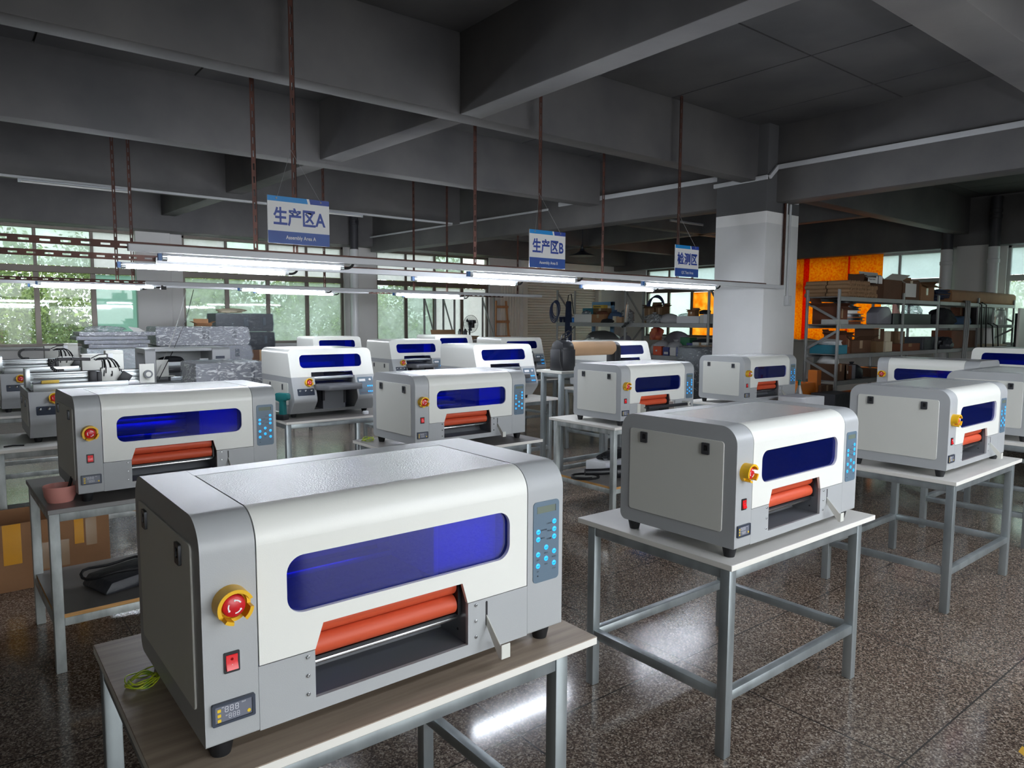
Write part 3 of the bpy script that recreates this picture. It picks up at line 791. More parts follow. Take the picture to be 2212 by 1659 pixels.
# ------------------------------------------------------------------ roll printers with red rollers (origin: near lower left corner of the body)
PW, PD, PH = .93, .55, .4487
def make_roll_printer(label, loc, rz):
    t = thing('roll_printer', label, 'printer', loc, rz, 'grey and white roll printers')
    prof = fillet([(0, 0, .006), (0, PH, .068), (PD, PH, .068), (PD, 0, .03)], 10)
    ins = fillet([(.012, .012, .004), (.012, PH - .012, .056), (PD - .012, PH - .012, .056), (PD - .012, .012, .02)], 10)
    mb = MB()
    mb.prism(prof, 'x', 0, .1038); mb.prism(prof, 'x', .8072, PW)
    mb.box(.1045, .8065, .012, PD - .03, 0, .012); mb.box(.1045, .8065, 0, .010, 0, .0295)
    mb.box(.1045, .2233, 0, .010, .0295, .1335); mb.box(.617, .8065, 0, .010, .0295, .1335)
    k = len(prof) // 4
    back = [p for p in prof if p[0] > .40]
    outer = [(.417, PH)] + [p for p in prof if p[0] >= PD - .0681] 
    inner = [p for p in ins if p[0] >= PD - .0681]
    mb.prism(outer + list(reversed(inner)) + [(.417, PH - .012)], 'x', .1045, .8065)
    for (x, zs) in ((.2068, (.1235, .083, .0428)), (.6403, (.1245, .084, .0433))):
        for z in zs:
            mb.lathe([(.0042, 0), (.0042, -.0025), (.003, -.0034), (.0018, -.0034), (.0014, -.001), (0, -.001)], (x, 0, z), 12, 1, 'y')
    mb.prism(rrect(.6705, .6765, .064, .127, .003, 3), 'y', -.0006, .002, 2)
    mb.build('body', ['printer_grey', 'steel', 'black_plastic'], t, ang=28)
    # white door that folds over onto the top, with a notch for the film
    zc = PH - .068
    d = MB()
    d.plate([(.1065, .1355), (.2243, .1355), (.2427, .1885), (.6008, .1885), (.616, .1355), (.8045, .1355), (.8045, zc), (.1065, zc)],
            [rrect(.166, .7472, .2225, .3445, .036, 8)], 'y', 0, .010)
    oa = [p for p in prof if p[0] < .07 and p[1] > zc - 1e-4]; ia = fillet([(.010, .012, 0), (.010, PH - .010, .058), (PD, PH - .010, 0)], 10)
    ia = [p for p in ia if p[0] < .0685 and p[1] > zc - .001]
    d.prism(oa + list(reversed(ia)), 'x', .1065, .8045)
    door = d.build('door', 'printer_white', t, ang=28)
    MB().box(.1075, .8035, .0683, .4135, PH - .010, PH - .0003).build('lid', 'printer_lid', door)
    MB().prism(rrect(.160, .753, .2165, .3505, .04, 8), 'y', .0101, .0135).build('window', 'blue_acrylic', door)
    # side service panel with two paddle latches
    sp = MB().prism(rrect(.0535, .5003, .0544, .3902, .012, 4), 'x', -.0035, .001).build('side_panel', 'panel_white', t, bevel=.0008, seg=1)
    latch(sp, .4255, .3595, -.0035); latch(sp, .130, .355, -.0035)
    # keypad
    kp = MB().prism(rrect(.825, .9155, .134, .3515, .011, 5), 'y', -.0018, .0005)
    for (w_, x_, z_) in (('CANCEL', .880, .2897), ('PAUSE', .881, .2690), ('RESUME', .880, .2480), ('CONFIRM', .8600, .2745), ('MODE', .8575, .2530),
                         ('BACK', .8697, .2110), ('LEFT', .8413, .1960), ('RIGHT', .898, .1955), ('FEED', .8696, .1805), ('STOP', .8979, .1633), ('SET', .8412, .1650)):
        put(kp, text_mb(w_, .0036, 1, bold=.01), x_, -.0019, z_)
    kp.lathe([(.002, 0), (.002, -.001), (0, -.001)], (.841, -.0018, .1526), 10, 1, 'y')
    kpo = kp.build('keypad', ['keypad_blue', 'keypad_text'], t, bevel=0)
    MB().box(.8375, .903, -.0024, .0, .3205, .3385).box(.9012, .903, -.0026, 0, .3205, .3385, 1).build('display', ['lcd', 'black_plastic'], kpo)
    for (x, z) in ((.8979, .2923), (.8981, .2712), (.8979, .2509), (.8416, .2714), (.8413, .2515), (.8697, .2259), (.898, .2106), (.8413, .2108), (.8696, .1954), (.8979, .1782), (.8412, .1798)):
        MB().lathe([(.0068, 0), (.0068, -.0012), (.0062, -.0016), (0, -.0016)], (x, -.0018, z), 16, 0, 'y').box(x - .0035, x - .0012, -.0036, -.0033, z - .001, z + .001, 1).box(x + .0008, x + .0036, -.0036, -.0033, z - .001, z + .001, 1).build('button', ['key_glow', 'keypad_text'], kpo)
    emergency_stop(t, .0535, 0, .2805)
    # rocker switch
    sw = MB().plate(rrect(.0375, .068, .1405, .182, .002, 2), [rrect(.0415, .064, .146, .1765, .001, 2)], 'y', -.0025, .001).build('power_switch', 'black_plastic', t)
    r_ = MB().prism([(-.002, .146), (-.0085, .1475), (-.0035, .162), (-.004, .1765), (.0005, .1765), (.0005, .146)], 'x', .0418, .0637)
    r_.add([(.0523, -.0068, .1508), (.0533, -.0068, .1508), (.0533, -.0051, .1578), (.0523, -.0051, .1578)], [(0, 1, 2, 3)], 1)
    r_.lathe([(.0028, -.0046), (.0019, -.0046)], (.0528, 0, .168), 12, 1, 'y')
    r_.build('rocker', ['switch_red', 'mark_white'], sw)
    # temperature meter
    tm = MB().plate(rrect(.0118, .0943, .0421, .0862, .003, 3), [rrect(.0175, .0885, .0475, .0805, .001, 2)], 'y', -.007, .001)
    tm.box(.0175, .0885, -.0045, 0, .0475, .0805, 1)
    for i in range(3): seven_seg(tm, .0360 + i * .0098, .0652, .0068, .0118, -.0048, .0012, 2)
    for i in range(3): seven_seg(tm, .0430 + i * .0078, .0515, .0054, .0098, -.0048, .0009, 2)
    for z in (.0715, .0615, .0515): tm.prism(rrect(.0218, .0285, z - .003, z + .003, .001, 2), 'y', -.0055, -.0044, 3)
    tm.lathe([(.0036, -.0044), (.0036, -.0055), (0, -.0055)], (.0820, 0, .0545), 14, 3, 'y')
    put(tm, text_mb('PV', .0028, 2, bold=.02), .0325, -.0048, .0765); put(tm, text_mb('SV', .0028, 2, bold=.02), .0390, -.0048, .0590); put(tm, text_mb('OUT', .0028, 2, bold=.02), .0720, -.0048, .0765)
    tm.build('temperature_meter', ['meter_frame', 'meter_face', 'meter_digit', 'meter_yellow'], t)
    # film path: two rollers, guide bar, tray, end plates
    for (z, y) in ((.1235, .050), (.172, .052)):
        rb = MB().cyl((.2285, y, z), (.602, y, z), .0238, 28).cyl((.221, y, z), (.612, y, z), .006, 12, 1)
        rb.build('roller', ['silicone_red', 'steel'], t, ang=50)
    MB().box(.2255, .612, .036, .046, .0835, .092).build('guide_bar', 'steel', t, bevel=.002)
    MB().box(.2255, .612, .040, .085, .092, .0985).build('scraper', 'black_plastic', t)
    tr = MB().prism([(.011, .026), (.011, .029), (.12, .034), (.16, .095), (.165, .095), (.125, .030), (.125, .026)], 'x', .1245, .72)
    tr.box(.2212, .2233, .0105, .15, .03, .132); tr.box(.617, .6192, .0105, .15, .03, .20)
    tr.lathe([(.0035, .6165), (.0035, .6172), (0, .6172)], (0, .045, .055), 10, 1, 'x')
    tr.box(.604, .612, .025, .09, .10, .20, 1)
    tr.build('film_tray', ['inner_grey', 'black_plastic'], t)
    lv = MB().prism([(.004, .096), (.004, .070), (-.052, -.002), (-.062, -.002), (-.062, .034), (-.056, .034)], 'x', .6722, .6752)
    lv.box(.6722, .700, -.0635, -.060, -.002, .034)
    lv.build('lever', 'panel_white', t, bevel=.001, seg=1)
    # carriage, cover and beam behind the window
    MB().box(.565, .745, .055, .34, .205, .40).box(.55, .565, .05, .34, .20, .405).build('carriage', 'foam_white', t, bevel=.004)
    MB().box(.107, .804, .27, .31, .235, .275).box(.107, .804, .262, .27, .28, .30).box(.107, .804, .262, .30, .20, .215).build('gantry_beam', 'aluminium', t, bevel=.003)
    for (x, y) in ((.04, .045), (.89, .045), (.04, .505), (.89, .505)): foot(t, x, y)
    return t

# ------------------------------------------------------------------ flatbed printers (origin: near lower left corner of the body)
FW = .775
TILT = -math.atan2(.064, .198)
LOW = fillet([(0, 0, 0), (-.103, .115, .05), (-.036, .3125, 0), (.63, .3125, 0), (.63, 0, .02)], 8)
def flat_lower(t, body='printer_grey'):
    mb = MB()
    mb.prism(LOW, 'x', 0, .205); mb.prism(LOW, 'x', .585, FW)
    mb.box(.205, .585, .0, .61, 0, .028); mb.box(.205, .585, .60, .63, .028, .3125)
    mb.prism([(0, 0), (-.025, .028), (.0, .028)], 'x', .205, .585)
    mb.build('body', body, t, ang=30)
    for (y0, y1, n_) in ((.03, .60, 2),):
        sp = MB().prism(rrect(y0, y1, .075, .262, .008, 3), 'x', -.0035, .001).build('side_panel', 'panel_white', t)
        latch(sp, .42, .225, -.0035, .02, .05); latch(sp, .14, .225, -.0035, .02, .05)
    emergency_stop(t, .145, -.051, .262, TILT)
    # plate with three metal toggles
    p0 = MB().prism(rrect(-.075, .075, -.030, .030, .006, 3), 'y', -.003, .001)
    for x in (-.052, -.002, .050): p0.lathe([(.009, -.003), (.009, -.007), (.005, -.009), (.0045, -.018), (0, -.02)], (x, 0, .012), 12, 1, 'y')
    p0.build('toggle_plate', ['meter_frame', 'steel'], t, (.112, -.076, .188), (TILT, 0, 0))
    for (x, y) in ((.05, .05), (.72, .05), (.05, .56), (.72, .56)): foot(t, x, y, .036)
def make_flatbed(label, loc, rz):
    t = thing('flatbed_printer', label, 'printer', loc, rz, 'flatbed printers with slanted white covers')
    flat_lower(t)
    sh = lambda q: (q[0], q[1] - .036 + (q[2] - .3135) * .295 if q[1] < .2 else q[1], q[2])
    cover = MB()
    cs = fillet([(0, .3135, 0), (0, .55, .045), (FW, .55, .045), (FW, .3135, 0)], 7)
    notch = [(FW, .3135), (.575, .3135), (.568, .351), (.183, .351), (.180, .3135), (0, .3135)]
    arc = [p for p in cs if p[1] > .45]
    cover.plate(arc + notch, [rrect(.093, .672, .388, .499, .036, 7)], 'y', 0, .008, f=lambda q: (q[0], q[1] - .036 + (q[2] - .3135) * .295, q[2]))
    # shell: roof and sides
    ins = fillet([(.010, .3135, 0), (.010, .54, .036), (FW - .010, .54, .036), (FW - .010, .3135, 0)], 7)
    ring = cs + list(reversed(ins))
    cover.prism(ring, 'y', 0, .62, f=lambda q: (q[0], (-.036 + (q[2] - .3135) * .295 + .008) if q[1] < .1 else q[1], q[2]))
    cover.prism(cs, 'y', .62, .63)
    co = cover.build('cover', 'printer_white', t, ang=30)
    MB().prism(rrect(.086, .679, .381, .506, .04, 7), 'y', .0085, .0115, f=lambda q: (q[0], q[1] - .036 + (q[2] - .3135) * .295, q[2])).build('window', 'blue_acrylic', co)
    # print bed, pedestal and head bar in the opening
    bed = MB().prism(fillet([(.19, .36, .01), (.19, -.12, .01), (.25, -.235, .05), (.56, -.235, .05), (.615, -.12, .01), (.575, .0, .01), (.575, .36, .01)], 5), 'z', .205, .248)
    bed.build('print_bed', 'inner_grey', t, bevel=.003)
    MB().box(.29, .50, -.02, .32, .028, .205).box(.285, .305, -.025, .0, .10, .20, 1).box(.485, .505, -.025, .0, .07, .20, 1).build('pedestal', ['inner_grey', 'black_plastic'], t)
    MB().box(.208, .582, -.02, .03, .290, .312).box(.24, .55, .03, .08, .27, .285, 1).build('head_bar', ['aluminium', 'black_plastic'], t, bevel=.002)
    MB().box(.55, .66, .10, .40, .33, .52).build('carriage', 'foam_white', t, bevel=.004)
    MB().box(.02, .755, .28, .32, .38, .42).build('gantry_beam', 'aluminium', t)
    # control panel on the right pillar
    kp = MB().prism(rrect(-.075, .075, -.080, .080, .006, 3), 'y', -.002, .001)
    kp.box(-.062, .0, -.0035, 0, .040, .062, 1); kp.lathe([(.012, -.002), (.012, -.007), (.009, -.011), (0, -.011)], (.042, 0, .052), 14, 1, 'y')
    kp.box(-.062, .03, -.0028, 0, -.072, -.056, 3)
    for i in range(3):
        for j in range(2): kp.lathe([(.007, -.002), (.007, -.004), (0, -.004)], (.018 + i * .02, 0, -.005 - j * .05), 10, 2, 'y')
    kp.build('control_panel', ['keypad_blue', 'mark_white', 'key_glow', 'meter_face'], t, (.68, -.069, .215), (TILT, 0, 0)) 
    return t

# ------------------------------------------------------------------ tables and machines in rows
D2 = math.radians
make_table('wood-grain topped work table with galvanised legs under the nearest printer', (.262, 1.328, 0), 0, h=.737, top='top_wood')
make_table('white-topped work table standing clear in the aisle, second in the front row', (2.146, 1.434, 0), 0, h=.737)
make_table('white-topped work table, third in the front row, under the printer with orange rollers at right', (4.235, 1.455, 0), D2(.6), h=.744)
make_table('work table at the right edge, fourth in the front row, mostly hidden behind its neighbour', (5.93, 1.555, 0), D2(1), h=.754)
make_table('dark-topped work table with plywood lower shelf and pale worn legs, pink bowl on top', (.305, 3.668, 0), D2(1.6), h=.759, top='top_grey', edge='edge_grey', leg='zinc_worn', shelf=True)
make_table('grey-topped work table in second row with a little coil of yellow-green wire on its corner', (2.222, 3.795, 0), D2(1), h=.757, top='top_grey', edge='edge_white')
make_table('white-topped work table with lower shelf holding a black hand tool and a blue bin', (4.112, 3.856, 0), 0, h=.760, shelf=True, leg='zinc_worn')
make_table('white-topped work table in front of the column with a spray bottle on it', (6.12, 3.975, 0), D2(-1), h=.764, w=1.2)
make_table('work table turned sideways beside the storage rack under the printer facing left', (7.49, 3.52, 0), D2(-89.8), h=.754)
make_table('brown-topped work table under the nearest flatbed printer, third row', (2.128, 5.633, 0), 0, h=.767, top='top_grey')
make_table('white-topped work table under the middle flatbed printer of the third row', (4.10, 5.70, 0), 0, h=.769)
make_table('white-topped work table under the flatbed printer beside the grey storage rack', (6.04, 5.80, 0), 0, h=.773)
make_table('white-topped work table under the open flatbed chassis at the left edge', (.20, 5.50, 0), 0, h=.764, leg='zinc_worn')
make_table('work table under the far open flatbed chassis at the left edge', (.15, 7.42, 0), 0, h=.764, leg='zinc_worn')
make_table('work table under the flatbed printer in fourth row left of centre', (4.22, 7.72, 0), 0, h=.767)
make_table('grey-topped work table under the flatbed printer in fourth row nearest the shutter', (5.96, 7.69, 0), 0, h=.767, top='top_grey')
make_table('work table under the flatbed printer in front of the middle tree window', (4.05, 9.80, 0), 0, h=.764)
make_table('work table under the farthest flatbed printer, below the fan shelf', (6.40, 10.12, 0), 0, h=.764)
make_table('work table under the grey printer frame and the film-wrapped printer at left', (1.45, 8.02, 0), 0, h=.90, w=1.2, d=.72, top='top_grey')

RP = [((.348, 1.376, .779), .5, 'nearest and largest roll printer, on the wood-grain table'),
      ((2.194, 1.460, .779), .77, 'roll printer on the white table in the aisle, pale side panel facing left'),
      ((4.292, 1.529, .786), .58, 'roll printer on the third front-row table at right with orange rollers'),
      ((6.005, 1.619, .796), 1.6, 'roll printer cut off by the right edge, only its side panel showing'),
      ((.433, 3.722, .801), 2.01, 'roll printer at left on the dark-topped table beside the pink bowl'),
      ((2.318, 3.907, .799), 1.33, 'roll printer in the middle of the second row behind the nearest printer'),
      ((6.202, 4.077, .806), -1.21, 'roll printer standing directly in front of the white column'),
      ((7.580, 3.406, .796), -89.8, 'roll printer turned to face left, in front of the right storage rack')]
proto = make_roll_printer(RP[0][2], RP[0][0], D2(RP[0][1])); kids(proto)
for loc, a, lb in RP[1:]: dup(proto, loc, D2(a), lb)
winder = dup(proto, (4.198, 3.875, .802), D2(.0), 'roll printer with a film winding bar mounted across its front, second row')
for x in (.233, .60):
    mb = MB().prism([(-.001, .045), (-.001, .125), (-.05, .125), (-.05, .105), (-.035, .098), (-.06, .09), (-.06, .07), (-.035, .045)], 'x', x - .002, x + .002)
    mb.box(x - .04 if x < .4 else x, x if x < .4 else x + .04, -.004, -.001, .03, .128)
    mb.build('winder_bracket', 'panel_white', winder)
mb = MB().cyl((.27, -.052, .095), (.79, -.052, .095), .013, 18).cyl((.79, -.052, .095), (.80, -.052, .095), .02, 18, 1)
mb.box(.77, .80, -.07, -.001, .075, .115, 2); mb.build('winding_bar', ['dark_steel', 'black_plastic', 'panel_white'], winder)

FB = [((2.242, 5.839, .803), 1.2, 'nearest flatbed printer with protruding grey print bed, third row'),
      ((4.188, 5.879, .805), .5, 'white-covered flatbed printer behind the middle roll printer'),
      ((6.187, 5.960, .809), 0, 'white-covered flatbed printer behind the black roll-cutting device'),
      ((4.326, 7.891, .803), 0, 'flatbed printer in fourth row between two white covers, red stop button showing'),
      ((6.317, 8.181, .803), 0, 'flatbed printer nearest the roller shutter, dark side showing at right'),
      ((4.226, 10.035, .80), 0, 'flatbed printer under the middle tree window with a dark strip above it'),
      ((6.567, 10.367, .80), 0, 'farthest flatbed printer, below the small shelf with the fan'),
      ((8.42, 2.83, .80), -90, 'flatbed printer cover beyond the printer facing left, at far right')]
fp = make_flatbed(FB[0][2], FB[0][0], D2(FB[0][1])); kids(fp)
for loc, a, lb in FB[1:]: dup(fp, loc, D2(a), lb)
make_table('work table under the flatbed printer at far right beside the rack', (8.31, 2.95, 0), D2(-90), h=.764)

# open flatbed chassis with exposed gantry, at the left edge
def make_chassis(label, loc, rz):
    t = thing('open_flatbed_chassis', label, 'printer', loc, rz, 'open flatbed chassis')
    flat_lower(t)
    MB().box(.03, .60, -.0365, .0, .3135, .365).box(.02, .75, .02, .55, .3125, .325, 1).build('deck', ['aluminium', 'inner_grey'], t, bevel=.002)
    g = MB()
    for (z0, z1, y0) in ((.352, .372, .16), (.380, .404, .15), (.412, .43, .16)): g.box(.0, .78, y0, .24, z0, z1)
    g.box(.0, .78, .17, .24, .352, .43); g.box(.0, .03, .13, .26, .33, .46); g.box(.05, .60, .146, .152, .386, .396, 1)
    g.build('gantry_rail', ['aluminium', 'steel'], t, bevel=.002)
    mb = MB().box(.70, .80, .11, .125, .33, .47).cyl((.755, .11, .395), (.755, .085, .395), .030, 22, 1).cyl((.755, .086, .395), (.755, .08, .395), .018, 18, 0)
    mb.build('drive_pulley', ['panel_white', 'dark_steel'], t)
    MB().box(.375, .425, .10, .16, .315, .43).box(.425, .455, .10, .19, .315, .425).build('print_carriage', 'black_plastic', t, bevel=.004)
    MB().box(.455, .58, .13, .18, .33, .45).build('carriage_plate', 'panel_white', t, bevel=.003)
    # cable chain loop
    c = MB(); pts = [(.205, .20, .432)]
    for i in range(11):
        a = -PI / 2 - PI * i / 10; pts.append((.20 + .045 * math.cos(a), .20, .462 + .045 * 0 + .036 * math.sin(a) + .006))
    pts = [(.235, .2, .436)] + [(.20 + .040 * math.cos(-PI / 2 - PI * i / 10), .2, .476 + .040 * math.sin(-PI / 2 - PI * i / 10)) for i in range(11)] + [(.28, .2, .517), (.40, .2, .512)]
    for i in range(len(pts) - 1): c.bar(pts[i], pts[i + 1], .034, .022)
    c.build('cable_chain', 'black_plastic', t, bevel=.003, seg=1)
    rnd = random.Random(3); cb = MB()
    for k in range(11):
        x1 = rnd.uniform(.44, .60); z1 = rnd.uniform(.33, .40)
        pts = []
        for i in range(9):
            q = i / 8; pts.append((.42 + (x1 - .42) * q + .03 * math.sin(q * 3), .12 + .05 * rnd.random() * q, .508 + .03 * math.sin(q * PI) - (.508 - z1) * q ** 2.2))
        cb.tube(pts, .004, 6)
    cb.tube([(.40, .16, .52), (.45, .16, .545), (.53, .16, .55)], .004, 6)
    cb.build('wiring', 'cable_black', t)
    MB().box(-.035, .035, -.012, .012, -.04, .04).build('connector', 'black_plastic', t, (.60, .10, .375), (0, .6, 0), bevel=.003)
    MB().box(.50, .535, .13, .17, .515, .552).box(.42, .50, .13, .19, .505, .52, 1).build('sensor', ['foam_white', 'black_plastic'], t, bevel=.003)
    MB().box(.38, .66, .46, .56, .325, .535).box(.38 + .16, .66, .47, .56, .535, .56).build('rear_cabinet', 'panel_white', t, bevel=.004)
    return t
ch = make_chassis('open flatbed chassis with exposed gantry and wiring, nearest at the left edge', (.399, 5.699, .80), 0); kids(ch)
dup(ch, (.345, 7.69, .80), 0, 'farther open flatbed chassis with exposed gantry at the left edge')
mb = MB().prism([(-.06, -.012), (.0, -.016), (.05, -.010), (.055, .006), (.0, .016), (-.06, .008)], 'z', 0, .022)
t = thing('pliers', 'yellow-handled pliers lying on the nearer open chassis', 'tool', (.53, 5.67, 1.1665), .3)
mb.build('grip', 'yellow_box', t, bevel=.006); MB().box(-.11, -.06, -.006, .006, .004, .014).build('jaws', 'dark_steel', t, bevel=.002)

# grey printer frame without its door, and film-wrapped machines by the windows
t = thing('printer_frame', 'open grey printer frame without its door, by the pale pier at left', 'printer', (1.60, 8.15, .90), 0)
mb = MB(); mb.plate(fillet([(0, .0, 0), (0, .39, .03), (.5, .39, .03), (.5, 0, 0)], 5), [fillet([(.05, .06, 0), (.05, .34, .02), (.42, .34, .02), (.42, .06, 0)], 4)], 'x', 0, .10)
mb.box(.10, .67, .46, .5, .02, .38); mb.box(.10, .67, .02, .5, .36, .39); mb.box(.10, .86, .02, .5, 0, .03)
mb.prism(fillet([(0, 0, 0), (0, .39, .03), (.5, .39, .03), (.5, 0, 0)], 5), 'x', .67, .86)
mb.build('body', 'printer_grey', t, ang=30)
MB().box(.705, .80, -.003, .001, .27, .30).box(.72, .735, -.002, .001, .20, .21, 1).box(.77, .785, -.002, .001, .20, .21, 1).build('display', ['meter_frame', 'lcd'], t)
MB().box(.10, .67, .12, .17, .20, .24).cyl((.61, .11, .22), (.61, .12, .22), .03, 18, 1).box(.57, .66, .118, .122, .17, .27).build('gantry_rail', ['aluminium', 'black_plastic'], t)
MB().box(.12, .24, .08, .10, .10, .27).box(.13, .30, .06, .20, .09, .10).build('head_plate', 'panel_white', t, bevel=.002)
MB().box(.26, .42, .20, .26, .12, .17).box(.28, .50, .2, .3, .03, .08, 1).build('head_mount', ['black_plastic', 'aluminium'], t, bevel=.004)
MB().blob((.33, .36, .25), (.14, .05, .045), 4, amp=.1).build('dark_cover', 'cloth_black', t)

def wrapped(label, loc, w, d, h, base, rz=0, side_r=.06, extra=None, group=None, film='film'):
    """machine under clear wrapping film; the front faces -y"""
    t = thing('wrapped_machine', label, 'printer', loc, rz, group)
    mb = MB().prism(fillet([(0, 0, .01), (0, h, .01), (w, h, side_r), (w + side_r * .6, h * .4, side_r), (w, 0, .02)], 5), 'y', 0, d)
    mb.box(w * .48, w * .56, -.004, .001, h * .3, h * .8, 1); mb.box(w * .82, w * .87, -.004, .001, h * .35, h * .8, 1)
    mb.build('body', [base, 'dark_plastic'], t, ang=30)
    f = MB()
    q = lambda p: p
    f.prism(fillet([(-.012, -.0, .02), (-.012, h + .010, .03), (w + .01, h + .010, side_r), (w + side_r * .6 + .012, h * .4, side_r), (w + .01, 0, .03)], 5), 'y', -.012, d + .012)
    f.build('wrapping_film', film, t, ang=60)
    return t
wrapped('grey machine wrapped in film, topmost of the wrapped stack by the pier', (2.42, 11.5, 1.206), 1.33, .6, .275, 'wrap_grey', group='wrapped grey machines', film='film_thick')
wrapped('grey machine wrapped in film, second from the top of the wrapped stack', (2.46, 11.5, .92), 1.33, .6, .275, 'wrap_grey', group='wrapped grey machines')
wrapped('grey machine wrapped in film, third from the top of the wrapped stack', (2.46, 11.5, .634), 1.33, .6, .275, 'wrap_grey', group='wrapped grey machines')
make_table('work table carrying the stack of film-wrapped grey machines', (2.35, 11.38, 0), 0, w=1.6, d=.8, h=.63, top='top_grey')
wrapped('black machine wrapped in film, upper of the two black ones by the window', (3.50, 12.3, 1.40), .95, .5, .30, 'wrap_black', side_r=.02, group='wrapped black machines', film='film_faint')
wrapped('black machine wrapped in film, lower of the two black ones by the window', (3.52, 12.3, 1.085), .95, .5, .30, 'wrap_black', side_r=.02, group='wrapped black machines', film='film_faint')
MB_ = None
t = thing('wrapped_printer', 'boxy grey printer under loose film in front of the open printer frame', 'printer', (1.78, 6.92, .79), 0)
MB().box(0, .62, 0, .5, 0, .40).box(.20, .21, -.002, 0, 0, .40, 1).box(.50, .535, -.004, .001, .12, .36, 2).lathe([(.01, -.004), (.01, -.01), (0, -.01)], (.517, 0, .30), 10, 3, 'y').build('body', ['wrap_grey', 'inner_grey', 'meter_frame', 'steel'], t, bevel=.012)
f = MB().box(-.015, .63, -.012, .512, .02, .412); f.build('wrapping_film', 'film_thick', t, bevel=.02)
make_table('work table under the boxy film-wrapped printer', (1.72, 6.86, 0), 0, w=.82, d=.65, h=.789, top='top_grey')
# slabs stacked at left window
mb = MB()
t0 = None
for i, (x0, w, lb) in enumerate(((1.50, .72, 'lowest dark wrapped slab of the stack below the green pane'), (1.45, .80, 'second dark wrapped slab from the bottom of the stack below the green pane'),
                                 (1.36, .86, 'third dark wrapped slab from the bottom of the stack below the green pane'), (1.40, .92, 'top dark wrapped slab of the stack with loose film and a paper on it'))):
    t = thing('wrapped_slab', lb, 'panel', (x0 - .02, 11.0, 1.202 + i * .056), 0, 'dark wrapped slabs')
    MB().box(0, w, 0, .6, 0, .048).build('slab', 'wrap_grey', t, bevel=.004)
    MB().box(-.006, w + .006, -.006, .606, .0015, .054).build('wrapping_film', 'film_thick' if i == 3 else 'film', t, bevel=.004)
t = thing('wrapped_crate', 'film-wrapped pale machine base under the stack of dark slabs', 'crate', (1.46, 11.02, 0), 0)
MB().box(0, .74, 0, .56, 0, 1.20).box(.30, .44, -.004, .001, .9, 1.12, 1).build('body', ['printer_grey', 'dark_plastic'], t, bevel=.02); MB().box(-.012, .752, -.012, .572, .01, 1.199).build('wrapping_film', 'film', t, bevel=.02)
t = thing('paper_sheet', 'folded white paper on top of the dark wrapped slabs', 'paper', (2.05, 11.1, 1.425), .2)
MB().add([(0, 0, 0), (.16, 0, .0), (.12, .14, .05), (-.02, .14, .07)], [(0, 1, 2, 3)]).add([(0, 0, 0.001), (.16, 0, .001), (.12, -.1, .0), (.02, -.1, .0)], [(0, 1, 2, 3)]).build('sheet', 'paper_white', t)
t = thing('film_bundle', 'loose crumple of clear film on the top dark slab', 'film', (1.70, 11.3, 1.425), 0)
MB().blob((0, 0, .03), (.25, .15, .05), 11, amp=.4).build('film_sheet', 'film_thick', t)

# ------------------------------------------------------------------ overhead rails, tube lamps, signs
def slotted(label, p0, p1, group, w=.04, face=(0, 0, 1), flange=(0, 1, 0)):
    t = thing('slotted_rail' if abs(p1[2] - p0[2]) < .1 else 'hanging_pole', label, 'rail' if abs(p1[2] - p0[2]) < .1 else 'pole', p0, 0, group)
    q = Vector(p1) - Vector(p0); f = Vector(face); g = Vector(flange)
    mb = MB(); mb.slots(f * 0, q, f, w, pitch=.1 if w > .035 else .08, slot=(.05, .012))
    mb.slots(f * (w / 2) + g * (w / 2), q + f * (w / 2) + g * (w / 2), g, w, pitch=.1, slot=(.05, .012))
    mb.build('slotted_angle', 'rust_steel', t)
    return t
def trunk(label, p0, p1, w=.035, h=.045, m='rail_white', group='white cable trunking'):
    t = thing('cable_trunking', label, 'trunking', (0, 0, 0), 0, group)
    MB().bar(p0, p1, w, h).build('trunking_body', m, t, bevel=.003, seg=1)
    return t
RA = 2.045
slotted('rusty slotted lamp rail carrying the three area signs, nearest the camera', (-4.5, 4.82, RA), (7.72, 4.82, RA), 'slotted lamp rails')
slotted('rusty slotted lamp rail just behind the sign rail', (-4.5, 5.66, RA - .01), (7.72, 5.66, RA - .01), 'slotted lamp rails')
slotted('far slotted lamp rail in front of the tree windows', (-4.5, 9.52, RA - .005), (7.9, 9.52, RA - .005), 'slotted lamp rails')
slotted('farthest slotted lamp rail in front of the tree windows', (-4.5, 10.2, RA - .005), (7.9, 10.2, RA - .005), 'slotted lamp rails')
slotted('added unseen slotted lamp rail above the photographer', (-4.5, .12, RA), (7.72, .12, RA), 'slotted lamp rails')
slotted('added unseen slotted lamp rail above the front row', (2.3, .57, RA), (7.72, .57, RA), 'slotted lamp rails')  # this rail and the one before are added, out of view, for extra lamps
trunk('white trunking clipped along the nearest lamp rail', (.87, 4.79, 2.03), (8.05, 4.79, 2.03))
trunk('white trunking clipped along the second lamp rail', (1.2, 5.63, 2.022), (7.72, 5.63, 2.022))
trunk('white trunking along the far lamp rail', (1.9, 9.49, 2.035), (8.2, 9.49, 2.035))
trunk('white trunking along the farthest lamp rail', (-1.0, 10.17, 2.035), (5.2, 10.17, 2.035))
